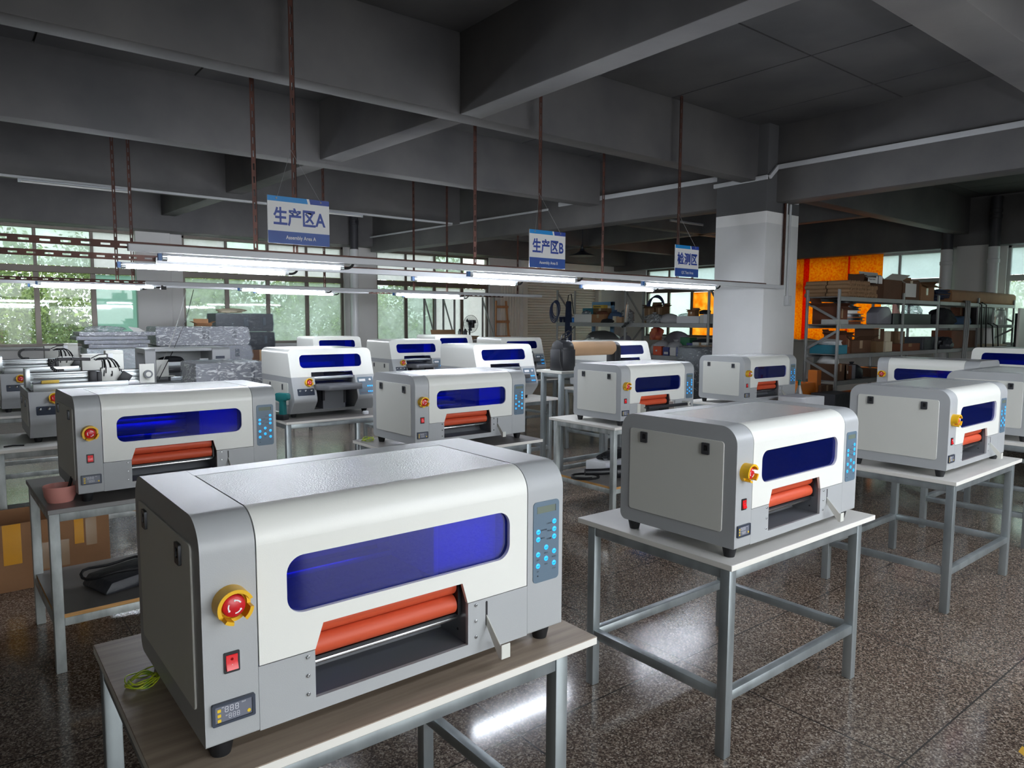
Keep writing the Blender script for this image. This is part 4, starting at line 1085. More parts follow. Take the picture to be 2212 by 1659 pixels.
for (x, y, zt, lb) in ((1.94, 4.88, SLAB, 'rust-red slotted hanging pole behind the first area sign'), (4.19, 4.88, SLAB, 'slotted hanging pole behind the second area sign'),
                       (6.13, 4.88, SLAB, 'slotted hanging pole behind the third area sign'), (1.95, 5.72, SLAB, 'slotted hanging pole just left of the first area sign'),
                       (4.08, 5.72, SLAB, 'slotted hanging pole of the second lamp rail left of the second area sign'), (5.85, 5.72, SLAB, 'slotted hanging pole of the second lamp rail between the second and third signs'),
                       (1.62, 9.6, SLAB, 'dark slotted hanging pole at left in front of the leftmost window, left of its pair'), (1.79, 9.6, SLAB, 'reddish slotted hanging pole at left in front of the leftmost window, right of its pair'),
                       (4.23, 9.6, SLAB, 'thin slotted hanging pole right behind the first area sign'), (5.69, 9.6, SLAB, 'dark slotted hanging pole in front of the third tree window'),
                       (6.30, 9.6, SLAB, 'reddish slotted hanging pole in front of the third tree window'), (7.75, 9.6, SLAB, 'slotted hanging pole at the right end of the far lamp rails')):
    slotted(lb, (x, y, RA), (x, y, zt), 'slotted hanging poles', w=.036, face=(1, 0, 0), flange=(0, 1, 0))
def make_lamp(label, x, y, z, L=1.2, lit=True, cable=True, group='lit tube lamps'):
    t = thing('tube_lamp', label, 'lamp', (x, y, z), 0, group)
    MB().box(0, L, -.018, .018, .0155, .030).build('fixture_body', 'lamp_body', t, bevel=.004)
    MB().cyl((.03, 0, 0), (L - .03, 0, 0), .0135, 16).build('tube', 'tube_lit' if lit else 'tube_off', t)
    for a, b in ((0, .03), (L - .03, L)):
        MB().cyl((a, 0, 0), (b, 0, 0), .0145, 14).box(a, b, -.012, .012, 0, .02).build('end_cap', 'aluminium', t)
    if cable:
        pts = [(L, 0, .0)] + [(L + .02 + .06 * math.sin(i / 6 * PI / 2), 0, .0 + .05 * (1 - math.cos(i / 6 * PI / 2))) for i in range(7)] + [(L + .11, .0, .055)]
        MB().tube(pts, .009, 8).box(-.025, -.004, -.014, .014, -.012, .03, 1).build('cable', ['cable_black', 'lug_blue'], t)
    return t
LZ = 1.974
first = None
for (x, y, z, lb) in ((1.20, .10, LZ, 'added unseen lit tube lamp above the photographer, nearest the wood-grain table'), (3.45, .10, LZ, 'added unseen lit tube lamp above the photographer, in front of the third table'), (5.60, .10, LZ, 'added unseen lit tube lamp above the photographer at far right'),  # first five lamps are added out of view to brighten the printer fronts
                      (3.00, .55, LZ, 'added unseen lit tube lamp over the right end of the front row'), (5.20, .55, LZ, 'added unseen lit tube lamp over the far right of the front row'),
                      (1.06, 4.80, LZ, 'lit tube lamp on the nearest rail below the first area sign'), (3.37, 4.80, LZ, 'lit tube lamp on the nearest rail below the second area sign'), (5.50, 4.80, LZ, 'lit tube lamp on the nearest rail below the third area sign'),
                      (.98, 5.65, LZ - .002, 'lit tube lamp on the second rail, the lower of the bright left pair'), (3.35, 5.65, LZ - .002, 'lit tube lamp on the second rail left of the second area sign'), (5.46, 5.65, LZ - .002, 'lit tube lamp on the second rail in front of the storage rack'),
                      (.82, 9.52, LZ + .012, 'lit tube lamp on the far rail in front of the leftmost window'), (3.02, 9.52, LZ + .012, 'lit tube lamp on the far rail before the middle tree window'), (5.30, 9.52, LZ + .012, 'lit tube lamp on the far rail before the third tree window'),
                      (.80, 10.2, LZ + .012, 'lit tube lamp on the farthest rail in front of the leftmost window'), (3.45, 10.2, LZ + .012, 'lit tube lamp on the farthest rail before the middle tree window'), (5.85, 10.2, LZ + .012, 'lit tube lamp on the farthest rail before the third tree window')):
    if first is None: first = make_lamp(lb, x, y, z); kids(first)
    else: dup(first, (x, y, z), 0, lb)
off = make_lamp('unlit batten lamp on the third beam at far left', .75, 10.425, 3.235, lit=False, cable=False, group='unlit batten lamps'); kids(off)
dup(off, (4.05, 10.425, 3.235), 0, 'unlit batten lamp on the third beam beside the first area sign')
q_ = on_y(1447, 477, 8.875)
o_ = dup(off, (q_.x, 8.875, q_.z), 0, 'unlit batten lamp hanging left of the column')
trunk('white trunking along the lower edge of the third beam', (.3, 10.43, 3.285), (7.0, 10.5, 3.285), .03, .03)
trunk('pale trunking along the side of the girder left of the column', (7.60, 8.4, 3.415), (7.80, 5.5, 3.415), .03, .06)
trunk('pale thin trunking on the girder toward the window wall', (7.17, 13.9, 3.36), (7.55, 8.6, 3.36), .025, .03)
trunk('cream trunking along the girder at upper right', (7.905, 4.85, 3.455), (7.905, -4.5, 3.43), .03, .055)
trunk('short cream trunking across the column face', (7.715, 5.6, 3.31), (7.715, 4.85, 3.32), .03, .05)
trunk('slanted cream trunking piece joining across the column corner', (7.74, 4.835, 3.32), (7.90, 4.835, 3.455), .03, .05)
trunk('white conduit dropping down the column front', (8.14, 4.84, 3.42), (8.14, 4.84, 2.06), .025, .03)
trunk('thin white conduit down the column to the wall switch', (8.23, 4.84, 3.06), (8.23, 4.84, 1.92), .022, .026)
trunk('short white conduit stub at the top of the thin column conduit', (8.22, 4.84, 3.07), (8.40, 4.84, 3.075), .022, .026)
t = thing('wall_switch', 'white socket box on the column below the thin conduit', 'switch', (8.24, 4.855, 1.87))
MB().box(-.05, .05, -.045, .004, -.06, .06).build('box', 'rail_white', t, bevel=.006); MB().box(-.015, .03, -.048, -.044, -.035, .03).build('rocker', 'cable_white', t, bevel=.002)
slotted('dark slotted upright strip running down the column front', (8.09, 4.82, 2.06), (8.09, 4.82, 3.35), 'slotted hanging poles', w=.036, face=(1, 0, 0))

def sign(label, x0, x1, z0, z1, cjk, eng, apex):
    t = thing('hanging_sign', label, 'sign', ((x0 + x1) / 2, 4.72, z0), 0, 'hanging area signs')
    w, h = x1 - x0, z1 - z0
    a, b = -w / 2, w / 2
    mb = MB().box(a, b, -.004, .004, 0, h, 0)
    y = -.0045
    def quad(p, m): mb.add([(q[0], y, q[1]) for q in p], [tuple(range(len(p)))], m)
    quad([(a, h - .034), (a + w * .645, h - .034), (a + w * .625, h), (a, h)], 1)
    quad([(a + w * .685, h - .034), (b, h - .034), (b, h), (a + w * .665, h)], 2)
    quad([(a, 0), (b, 0), (b, h * .265), (a, h * .265)], 3)
    put(mb, text_mb(cjk, h * .40, 2, wide=.80 if len(cjk) > 3 else .86, bold=.028), .004, -.0050, h * .575)
    put(mb, text_mb(eng, h * .105, 0, wide=.86, bold=.012), .01, -.0050, h * .128)
    mb.build('board', ['sign_white', 'sign_cyan', 'sign_blue', 'sign_band'], t, normals=False)
    wr = MB()
    for s in (-1, 1):
        wr.tube([(s * w * .36, -.008, h - .014), (s * w * .33, 0, h + .01), (.0, .12, h + .34)], .0012, 5)
        wr.lathe([(.005, -.007), (.006, -.0045)], (s * w * .36, 0, h - .015), 10, axis='y')
    wr.build('hanging_wire', 'rack_grey', t)
sign('hanging white and blue sign marking assembly area A', 1.69, 2.12, 2.11, 2.42, '\u751f\u4ea7\u533aA', 'Assembly Area A', 0)
sign('hanging white and blue sign marking assembly area B', 3.935, 4.35, 2.065, 2.385, '\u751f\u4ea7\u533aB', 'Assembly Area B', 0)
sign('smallest hanging sign, marking the test area next to the column', 5.88, 6.265, 2.07, 2.39, '\u68c0\u6d4b\u533a', 'QC Test Area', 0)
t = thing('pendant_lamp', 'dark enamel pendant lamp hanging right of the assembly area B sign', 'lamp', (11.12, 11.5, 3.04))
MB().lathe([(.30, 0), (.29, .012), (.15, .06), (.06, .11), (.05, .16), (.0, .165)], n=28).build('shade', 'enamel_black', t)
MB().lathe([(.285, .003), (.14, .052), (0, .07)], n=28).build('reflector', 'enamel_white', t)
MB().cyl((0, 0, .16), (0, 0, .91), .013, 10).lathe([(.03, .16), (.035, .2), (.02, .26)], n=14).build('stem', 'dark_steel', t)
t = thing('loose_cable', 'pale cord hanging from the second lamp rail behind the left printers', 'cable', (0, 0, 0))
MB().tube([on_y(402, 627, 9.46), on_y(392, 668, 9.2), on_y(371, 735, 8.7), on_y(352, 780, 8.3), on_y(333, 822, 7.95)], .0045, 6).build('cable_run', 'cable_white', t)
t = thing('power_cable', 'black cable hanging beside the pale cord at left', 'cable', (0, 0, 0))
MB().tube([on_y(418, 626, 9.46), on_y(405, 680, 9.1), on_y(396, 705, 8.8), on_y(372, 762, 8.35), on_y(344, 818, 7.95)], .0045, 6).box(2.06, 2.12, 9.44, 9.5, 1.96, 2.0).build('cable', 'cable_black', t)

# ------------------------------------------------------------------ storage racks
def make_rack(label, loc, rz, bays, d, h, shelves, group='steel storage racks', brace=True, m='rack_grey', th=.055, skip=()):
    """origin: near left foot; bays along local x, depth along local y"""
    t = thing('storage_rack', label, 'rack', loc, rz, group)
    xs = [0]
    for b in bays: xs.append(xs[-1] + b)
    s = .045
    for i, x in enumerate(xs):
        for y in (0, d):
            MB().box(x - s / 2, x + s / 2, y - .012, y + .012, 0, h).build('upright', m, t, bevel=.003, seg=1)
        if brace and i not in skip:
            mb = MB()
            for k in range(len(shelves)):
                z0, z1 = shelves[k] + .05, (shelves[k + 1] - .08 if k + 1 < len(shelves) else h - .05)
                if z1 - z0 > .12: mb.bar((x, 0, z0) if k % 2 else (x, d, z0), (x, d, z1) if k % 2 else (x, 0, z1), .02, .03)
            mb.build('brace', m, t)
    for z in shelves:
        for i in range(len(bays)):
            mb = MB().box(xs[i] + .024, xs[i + 1] - .024, -.012, d + .012, z - .012, z)
            mb.box(xs[i] + .024, xs[i + 1] - .024, -.016, .012, z - th, z - .001); mb.box(xs[i] + .024, xs[i + 1] - .024, d - .012, d + .016, z - th, z - .001)
            mb.build('shelf', m, t, bevel=.002, seg=1)
    return t
RY, RX = 4.45, 8.77
RZ = [.22, .862, 1.200, 1.580, 1.930]
make_rack('long grey storage rack right of the column, loaded with cartons and kraft tubes', (RX, RY, 0), 0, (1.83, 1.2, 1.62, 1.72), .42, 2.02, RZ, skip=(1, 2, 3))
CX, CY = 10.0, 11.06
CZ = [.38, 1.0, 1.575]
make_rack('grey storage rack in front of the shutter, full of bags and small boxes', (CX, CY, 0), -PI / 2, (1.9, 1.87), .5, 2.24, CZ, th=.075)
make_rack('light metal rack under the third tree window, holding the fan', (8.32, 13.15, 0), 0, (.5, 1.1), .45, 2.15, [.5, 1.165], m='rack_grey', th=.04)

# ------------------------------------------------------------------ cartons, bags and other stock
def carton(label, x, y, z, w, d, h, rz=0, m='carton', open_=0, tape=True, group=None, name='carton', cat='box', mark=None, flap_m=None):
    """origin: near left bottom corner"""
    t = thing(name, label, cat, (x, y, z), rz, group)
    if open_:
        mb = MB(); k = .005
        mb.box(0, w, 0, d, 0, k); mb.box(0, w, 0, k, k, h); mb.box(0, w, d - k, d, k, h); mb.box(0, k, k, d - k, k, h); mb.box(w - k, w, k, d - k, k, h)
        if tape: mb.box(w * .4, w * .55, -.0008, .001, h * .35, h * .98, 1)
        mb.build('body', [m, 'tape_clear'], t)
        fm = flap_m or m; L = min(w, d) * .45
        for (p, q, o) in (((0, 0, h), (w, 0, h), (0, -.75, .5 if open_ > 1 else -.35)), ((w, d, h), (0, d, h), (0, .35, .9)), ((0, d, h), (0, 0, h), (-.8, 0, .35)), ((w, 0, h), (w, d, h), (.85, 0, -.2 if open_ > 1 else .4))):
            p, q, o = Vector(p), Vector(q), Vector(o) * L
            n = (q - p).cross(o).normalized() * .004
            MB().hexa([p, q, q + o, p + o, p + n, q + n, q + o + n, p + o + n]).build('flap', fm, t)
    else:
        mb = MB().box(0, w, 0, d, 0, h)
        if tape:
            mb.box(w * .42, w * .58, -.0008, .001, h * .55, h, 1); mb.box(w * .42, w * .58, 0, d, h - .0005, h + .0008, 1)
        if mark: mb.box(w * mark[0], w * mark[1], -.0012, .001, h * mark[2], h * mark[3], 2)
        mb.build('body', [m, 'tape_clear', mark[4] if mark else 'paper_white'], t, bevel=.004, seg=1)
    return t
def bag(label, x, y, z, r, m='bag_grey', seed=1, amp=.3, rz=0, name='plastic_bag', cat='bag', group=None, neck=True):
    t = thing(name, label, cat, (x, y, z), rz, group)
    mb = MB().blob((0, 0, r[2] * .55), r, seed, 0, amp)
    mb.build('bag_body', m, t, ang=70)
    if neck:
        rnd = random.Random(seed); nb = MB(); zt = r[2] * 1.5
        n = 9; v = []
        for k, (q, zz) in enumerate(((.25, zt * .86), (.10, zt * .98), (.26, zt * 1.18))):
            for j in range(n): 
                a = 2 * PI * j / n; w = q * (1 + .3 * rnd.uniform(-1, 1)); v.append((r[0] * w * math.cos(a), r[1] * w * math.sin(a), zz + rnd.uniform(-.03, .03) * r[2]))
        fs = [(k * n + j, k * n + n + j, k * n + n + (j + 1) % n, k * n + (j + 1) % n) for k in range(2) for j in range(n)]
        nb.add(v, fs).build('bag_neck', m, t, ang=70)
    return t
def rx(px, y=RY + .03): return on_y(px, 700, y).x
def rack_box(px0, px1, zs, pyt, label, m='carton', y=RY + .03, d=.30, open_=0, **k):
    a, b = rx(px0, y), rx(px1, y); zt = on_y((px0 + px1) / 2, pyt, y).z
    up = [q for q in RZ if q > zs + .05]; cap = (up[0] - .062 - (.07 if open_ else 0) - zs) if up else 9
    d = min(d, RY + .395 - y)
    return carton(label, a, y, zs + .001, b - a, d, max(.03, min(cap, zt - zs)), 0, m, open_, **k)
def end_box(zs, pyt, label, m, y0=RY + .03, w=.3, d=.33, **k):
    zt = on_x(1770, pyt, RX + .03).z
    return carton(label, RX + .03, y0, zs + .001, w, d, max(.03, zt - zs), 0, m, k.pop('open_', 0), **k)
# top shelf: kraft tubes in a honeycomb pile
tr_ = .029; zz = RZ[4] + .001
tube0 = None
for row in range(4):
    for colm in range(13 - (row % 2)):
        if row == 3 and colm > 8: continue
        x = 8.98 + tr_ + colm * .0635 + (row % 2) * .03; z = zz + tr_ + row * .0515
        for lay in (0, 1):
            if lay and colm > 2: continue
            y = RY + .0 + lay * .30
            lb = 'kraft tube, %s from left in the %s, %s layer of the rack-top pile' % (('first', 'second', 'third', 'fourth', 'fifth', 'sixth', 'seventh', 'eighth', 'ninth', 'tenth', 'eleventh', 'twelfth', 'thirteenth')[colm], ('bottom row', 'second row', 'third row', 'top row')[row], ('front', 'back')[lay])
            if tube0 is None:
                tube0 = thing('kraft_tube', lb, 'tube', (x, y, z), 0, 'kraft tubes piled on the right rack')
                mb = MB(); L = .285
                mb.lathe([(tr_ - .0025, L), (tr_, L), (tr_, 0), (tr_ - .0025, 0), (tr_ - .0025, L)], n=16, axis='y')
                mb.build('tube_wall', 'kraft', tube0); kids(tube0)
            else: dup(tube0, (x, y, z), 0, lb)
t = thing('carton', 'open printed carton lying on top of the kraft tubes', 'box', (9.50, RY + .05, zz + .195), D2(-4))
mb = MB(); mb.box(0, .46, 0, .22, 0, .004); mb.box(0, .46, .216, .22, 0, .13); mb.box(0, .004, 0, .22, 0, .12); mb.box(.456, .46, 0, .22, 0, .09); mb.box(0, .46, 0, .004, 0, .03)
mb.build('body', 'carton_shaded', t)
fl = MB().hexa([(.06, -.02, .004), (.27, -.02, .004), (.29, -.005, .078), (.10, -.005, .078), (.06, -.017, .004), (.27, -.017, .004), (.29, -.002, .078), (.10, -.002, .078)])
Mx = Matrix.Rotation(-.2, 4, 'X')
put(fl, text_mb('Power Action', .019, 1, wide=1.1, bold=.03), .172, -.0155, .052, Mx)
fl.build('flap', ['paper_white', 'keypad_text'], t)
f2 = MB().box(.30, .335, -.003, 0, 0, .10).box(.355, .455, -.003, 0, 0, .105)
put(f2, text_mb('?', .05, 1), .40, -.004, .05)
f2.build('label', ['paper_white', 'green_box'], t) if False else MB().box(.30, .335, -.003, 0, 0, .10).box(.355, .455, -.003, 0, 0, .105).box(.335, .355, -.003, 0, 0, .105, 1).build('label', ['paper_white', 'keypad_text'], t)
rack_box(1905, 1944, RZ[4], 604, 'open carton with a pale green inside at the right end of the kraft tubes', 'carton_shaded', open_=2, tape=False, flap_m='panel_white')
rack_box(1946, 1982, RZ[4], 606, 'dark carton with a white picture label on the top shelf', 'carton_shaded', mark=(.15, .8, .15, .85, 'paper_white'), y=RY + .05)
rack_box(1985, 2014, RZ[4], 614, 'open carton with flaps up beside the labelled carton on the top shelf', 'carton', open_=1, y=RY + .06)
bag('crumpled white wrapping paper heaped above the open cartons', rx(1980), RY + .33, zz, (.30, .08, .21), 'bag_white', 21, .3, neck=False, name='paper_heap', cat='paper')
# long bundle of blue strips wrapped in kraft board
t = thing('strip_bundle', 'long bundle of blue plastic strips wrapped in brown board across the rack top', 'bundle', (rx(2026), RY + .02, zz), 0)
L = rx(2192) - rx(2026)
MB().prism(fillet([(0, .0, .04), (0, .20, .06), (.30, .20, .06), (.30, 0, .04)], 5), 'x', L * .13, L * .98).build('wrap', 'carton', t, ang=50)
mb = MB(); rnd = random.Random(5)
for k in range(20): 
    y, z = rnd.uniform(.02, .27), rnd.uniform(.015, .17); mb.box(-rnd.uniform(0, .12), L * .16, y, y + .03, z, z + .02)
mb.build('strip', 'cloth_navy', t)
MB().box(L * .52, L * .70, .05, .25, .2005, .204).build('label', 'cloth_navy', t)
# second shelf from the top
z1_ = RZ[3] + .001
end_box(RZ[3], 662, 'open dark brown carton at the left end of the second shelf of the right rack', 'carton_red', open_=1, w=.26)
for k in range(7):
    t = thing('film_reel', ('lowest', 'second', 'third', 'fourth', 'fifth', 'sixth', 'topmost')[k] + ' dark flat reel counted from below in the stack on the second shelf', 'reel', (rx(1850) + (-.02, .03, .0, -.03, .02, .0, .01)[k], RY + .22, z1_ + k * .046), 0, 'stack of flat reels')
    r_ = (.26, .255, .25, .22, .21, .16, .15)[k]
    MB().lathe([(.03, 0), (r_, 0), (r_, .006), (r_ - .03, .010), (r_ - .03, .032), (r_, .036), (r_, .042), (.03, .042)], n=28).build('reel_body', ('carton_red', 'black_plastic', 'dark_steel', 'paper_white', 'black_plastic', 'dark_steel', 'black_plastic')[k], t)
MB_ = MB().box(0, .30, 0, .2, 0, .006); t = thing('plastic_tray', 'clear grey tray in front of the stacked reels', 'tray', (rx(1797), RY - .01, z1_)); 
MB().box(0, .34, 0, .18, 0, .004).box(0, .34, 0, .004, .004, .06).box(0, .34, .176, .18, .004, .06).box(0, .004, .004, .176, .004, .06).box(.336, .34, .004, .176, .004, .06).build('tray_body', 'bottle_clear', t)
t = thing('garment_bag', 'upright grey padded bag on the second shelf right of the reels', 'bag', (rx(1895), RY + .03, z1_))
w = rx(1926) - rx(1895); MB().prism(fillet([(0, 0, .02), (0, .16, .03), (w * .3, .24, .05), (w * .8, .24, .05), (w, .17, .03), (w, 0, .02)], 5), 'y', 0, .16).build('bag_body', 'wrap_grey', t, bevel=.02)
rack_box(1929, 2010, RZ[3], 678, 'low black bin on the second shelf holding a pink board', 'black_plastic', open_=0, tape=False, name='storage_bin', cat='bin', y=RY + .02, d=.34)
t = thing('pink_board', 'pink triangular foam board standing in the low black bin', 'board', (rx(1940), RY + .10, z1_ + .125)); MB().prism([(0, 0), (.26, 0), (.08, .16), (0, .16)], 'y', 0, .02).build('board', 'pink_plastic', t)
bag('clear plastic bag of cut film on the black bin', rx(1988), RY + .16, z1_ + .10, (.20, .12, .13), 'film_thick', 23, .3)
bag('heap of black clothing on the second shelf', rx(2052), RY + .16, z1_, (.30, .16, .17), 'cloth_black', 24, .3, neck=False, name='clothing_heap', cat='clothing')
bag('folded blue jeans beside the black clothing heap', rx(2088), RY + .14, z1_, (.28, .15, .09), 'cloth_blue', 25, .2, neck=False, name='folded_jeans', cat='clothing')
rack_box(2062, 2086, RZ[3], 655, 'dark brown carton behind the black clothing heap', 'carton_red', y=RY + .32, d=.1)
for k, (a, b) in enumerate(((2116, 2124), (2125, 2133), (2134, 2142))):
    rack_box(a, b, RZ[3], 660, ('left', 'middle', 'right')[k] + ' black box file of three on the second shelf', 'black_plastic', tape=False, name='box_file', cat='file', group='black box files', y=RY + .06)
for k, px in enumerate((2150, 2172)):
    t = thing('bottle', ('left', 'right')[k] + ' of two tall cloudy bottles at the right end of the second shelf', 'bottle', (rx(px), RY + .12, z1_), 0, 'cloudy bottles')
    MB().lathe([(.0, 0), (.085, 0), (.09, .02), (.09, .20), (.075, .25), (.03, .28), (.03, .31), (0, .31)], n=20).build('bottle_body', 'bottle_clear', t)
t = thing('hanging_hoses', 'bundle of grey hoses hanging down the front of the right rack', 'hose', (0, 0, 0)); mb = MB()
for k, px in enumerate((2083, 2087, 2091)):
    x = rx(px, RY - .06); mb.tube([(x + .2, RY + .05, RZ[4] + .03), (x + .08, RY - .04, RZ[4] + .02), (x, RY - .07, RZ[4] - .08), (x - .01, RY - .07, 1.4), (x - .01 - k * .01, RY - .06, .95)], .014, 8)
mb.build('hose', 'rack_grey', t)
t = thing('hanging_cables', 'dark cables looped over the second shelf near the right end of the rack', 'cable', (0, 0, 0)); mb = MB()
for k, px in enumerate((2118, 2128, 2144, 2155)):
    x = rx(px, RY - .05); mb.tube([(x, RY + .02, RZ[3 + (k < 2)] + .02), (x, RY - .05, RZ[3 + (k < 2)] - .02), (x + .05, RY - .06, 1.25), (x + .15, RY - .05, 1.0), (x + .25, RY - .03, 1.19)], .011, 6)
mb.build('cable', 'cable_black', t)
# third shelf
end_box(RZ[2], 745, 'long teal box at the left end of the third shelf', 'teal_box', tape=False, name='storage_box', d=.35)
bag('loose white papers and film lying on the teal box', RX + .18, RY + .2, on_x(1770, 745, RX + .03).z, (.13, .15, .05), 'bag_white', 31, .4, neck=False, name='paper_heap', cat='paper')
rack_box(1829, 1842, RZ[2], 723, 'open reddish carton on the third shelf behind the post', 'carton_red', open_=1, y=RY + .08)
rack_box(1842, 1884, RZ[2], 735, 'long dark carton on the third shelf, lid flap standing up', 'carton_shaded', open_=2, y=RY + .06)
rack_box(1890, 1911, RZ[2], 702, 'tall taped brown carton on the third shelf', 'carton_shaded', y=RY + .12)
rack_box(1895, 1911, RZ[2], 737, 'small crumpled kraft parcel in front of the tall taped carton', 'kraft_dark', y=RY - .01, d=.11, tape=False)
rack_box(1914, 1926, RZ[2], 716, 'upright cream box on the third shelf', 'cream_file', y=RY + .14, d=.1, tape=False)
rack_box(1916, 1930, RZ[2], 738, 'squat cream parcel before the upright cream box', 'cream_file', y=RY + .0, d=.12, tape=False)
rack_box(1932, 1956, RZ[2], 716, 'grey brown carton beside the second rack post on the third shelf', 'kraft_dark', y=RY + .14)
rack_box(1946, 1990, RZ[2] - .0, 742, 'orange brown wooden-looking carton low on the third shelf', 'carton_red', y=RY + .0, d=.14)
rack_box(1996, 2038, RZ[2], 728, 'dark lidded box on the third shelf beneath the black clothing', 'bag_dark', y=RY + .10, tape=False, name='storage_box')
bag('dark heap of cables and bags on the third shelf', rx(2046), RY + .05, RZ[2] + .001, (.16, .10, .12), 'bag_dark', 33, .4, neck=False, name='cable_heap', cat='cable')
rack_box(2057, 2112, RZ[2], 714, 'big dark brown carton filling the third shelf', 'carton_red', y=RY + .08)
for k, (a, b) in enumerate(((2126, 2136), (2138, 2150), (2152, 2163), (2168, 2178))):
    rack_box(a, b, RZ[2] - .0, 744, ('first', 'second', 'third', 'fourth')[k] + ' cream magazine file from the left near the right end of the rack', 'cream_file', tape=False, name='magazine_file', cat='file', group='cream magazine files', y=RY + .03)
# fourth shelf and floor level
end_box(RZ[1], 786, 'plain brown carton on the fourth shelf with a white sack on top', 'carton_shaded')
bag('white sack lying on the plain brown carton', RX + .18, RY + .2, on_x(1770, 786, RX + .03).z, (.13, .13, .07), 'bag_white', 41, .25, neck=False, name='sack')
rack_box(1829, 1838, RZ[1], 788, 'dark brown carton on the fourth shelf right of the near post', 'carton_shaded', y=RY + .03, mark=(.6, .85, .4, .6, 'paper_white'))
rack_box(1839, 1845, RZ[1], 790, 'narrow reddish carton standing on the fourth shelf', 'carton_red', y=RY + .03, tape=False)
rack_box(1846, 1853, RZ[1], 788, 'upright grey board on the fourth shelf', 'wrap_grey', y=RY + .03, tape=False, name='panel_box', d=.2)
bag('black open sack on the fourth shelf', rx(1868), RY + .18, RZ[1] + .001, (.16, .14, .12), 'bag_dark', 42, .35, name='sack')
rack_box(1886, 1930, RZ[1], 795, 'grey carton on the fourth shelf behind the printer facing left', 'carton_shaded', y=RY + .06)
t = thing('film_sheet', 'sheet of crumpled foil hanging behind the fourth shelf', 'foil', (rx(1822), RY + .405, .93)); MB().box(0, .6, 0, .004, 0, .22).build('sheet', 'foil', t)
def floor_box(px0, px1, pyt, y, label, m='carton', d=.35, **k):
    a, b = on_y(px0, 820, y).x, on_y(px1, 820, y).x; zt = on_y((px0 + px1) / 2, pyt, y).z
    return carton(label, a, y, .001, b - a, d, max(.1, zt), 0, m, **k)
floor_box(1728, 1763, 828, 4.42, 'amber film-wrapped carton on the floor behind the spray bottle', 'amber_film', tape=False, name='wrapped_carton')
floor_box(1775, 1800, 832, 4.36, 'brown carton with a white label on the floor by the rack foot', 'carton_shaded', mark=(.1, .5, .7, .82, 'paper_white'))
floor_box(1765, 1774, 800, 4.40, 'tall narrow carton wrapped in amber film leaning at the rack foot', 'amber_film', d=.12, tape=False, name='wrapped_carton')
floor_box(1806, 1850, 850, 4.08, 'dark grey carton on the floor in front of the rack', 'bag_dark', d=.3, tape=False)
rack_box(1815, 1890, RZ[0], 850, 'black equipment case on the lowest shelf of the right rack', 'black_plastic', tape=False, name='equipment_case', cat='case', y=RY + .04)
rack_box(1920, 1985, RZ[0], 850, 'brown carton on the lowest shelf of the right rack', 'carton_shaded', y=RY + .04)
# left of the rack, behind the last roll printer
t = thing('wrapped_pallet', 'dark pallet load in stretch film behind the rack, right of the column', 'pallet', (8.95, 6.2, 0)); MB().box(0, 1.2, 0, .9, 0, 1.22).build('load', 'wrap_black', t, bevel=.03); MB().box(-.015, 1.215, -.015, .915, .02, 1.235).build('wrapping_film', 'film', t, bevel=.03)
t = thing('black_cabinet', 'dark tall cabinet at the right edge behind the rack end', 'cabinet', (14.7, 3.3, 0)); MB().box(0, .75, 0, 1.0, 0, 1.78).build('body', 'enamel_black', t, bevel=.01); MB().box(-.012, 0, .02, .98, .05, 1.74).build('door', 'black_plastic', t, bevel=.004)
t = thing('whiteboard', 'pale teal whiteboard cut by the right edge', 'board', (on_y(2202, 700, 3.6).x, 3.6, 0), D2(8)); MB().box(0, .7, 0, .03, 1.15, 1.83).build('board', 'panel_white', t, bevel=.004); MB().box(.03, .06, .0, .03, 0, 1.15).box(.64, .67, 0, .03, 0, 1.15).build('leg', 'black_plastic', t)
# orange curtain over most of the second right-hand window
mb = MB(); n = 60; v = []; y0, y1 = 6.93, 10.15
for i in range(n + 1):
    for j, z in enumerate((3.06, 1.22)):
        y = y0 + (y1 - y0) * i / n; v.append((XW - .06 + .018 * math.sin(i * 1.3) * (j * .8 + .3), y, z + (.0 if j == 0 else .02 * math.sin(i * .7))))
mb.add(v, [(2 * i, 2 * i + 1, 2 * i + 3, 2 * i + 2) for i in range(n)])
for (a, b) in ((7.62, 7.66), (8.55, 8.68), (8.95, 8.98)): mb.box(XW - .085, XW - .075, a, b, 1.22, 3.05)
t = thing('window_curtain', 'glowing orange cloth curtain covering the window behind the kraft tubes', 'curtain', (0, 0, 0)); mb.build('curtain_cloth', 'curtain_orange', t, normals=False)

# centre rack stock; px measured on the plane of the rack front
def cy(px, x=CX + .05): return on_x(px, 700, x).y
def cbox(px0, px1, zs, pyt, label, m, x=CX + .05, d=.25, open_=0, name='carton', cat='box', **k):
    a, b = cy(px0, x), cy(px1, x); zt = on_x((px0 + px1) / 2, pyt, x).z
    return carton(label, x, a, zs + .001, a - b, d, max(.03, zt - zs), -PI / 2, m, open_, name=name, cat=cat, **k)
c1_, c2_ = CZ[2], CZ[1]
for k, (px, m_) in enumerate(((1208, 'cloth_navy'), (1216, 'cloth_navy'), (1223, 'wrap_black'))):
    t = thing('paper_cup', ('left', 'middle', 'right')[k] + ' of three dark and white cups at the left end of the centre rack', 'cup', (CX + .10, cy(px), c1_ + .001), 0, 'cups on the centre rack')
    MB().lathe([(0, 0), (.032, 0), (.042, .11), (.044, .115), (.044, .125), (0, .125)], n=16).build('cup_body', m_, t); MB().lathe([(.045, .115), (.045, .13), (.035, .135), (0, .135)], n=16).build('lid', 'paper_white', t)
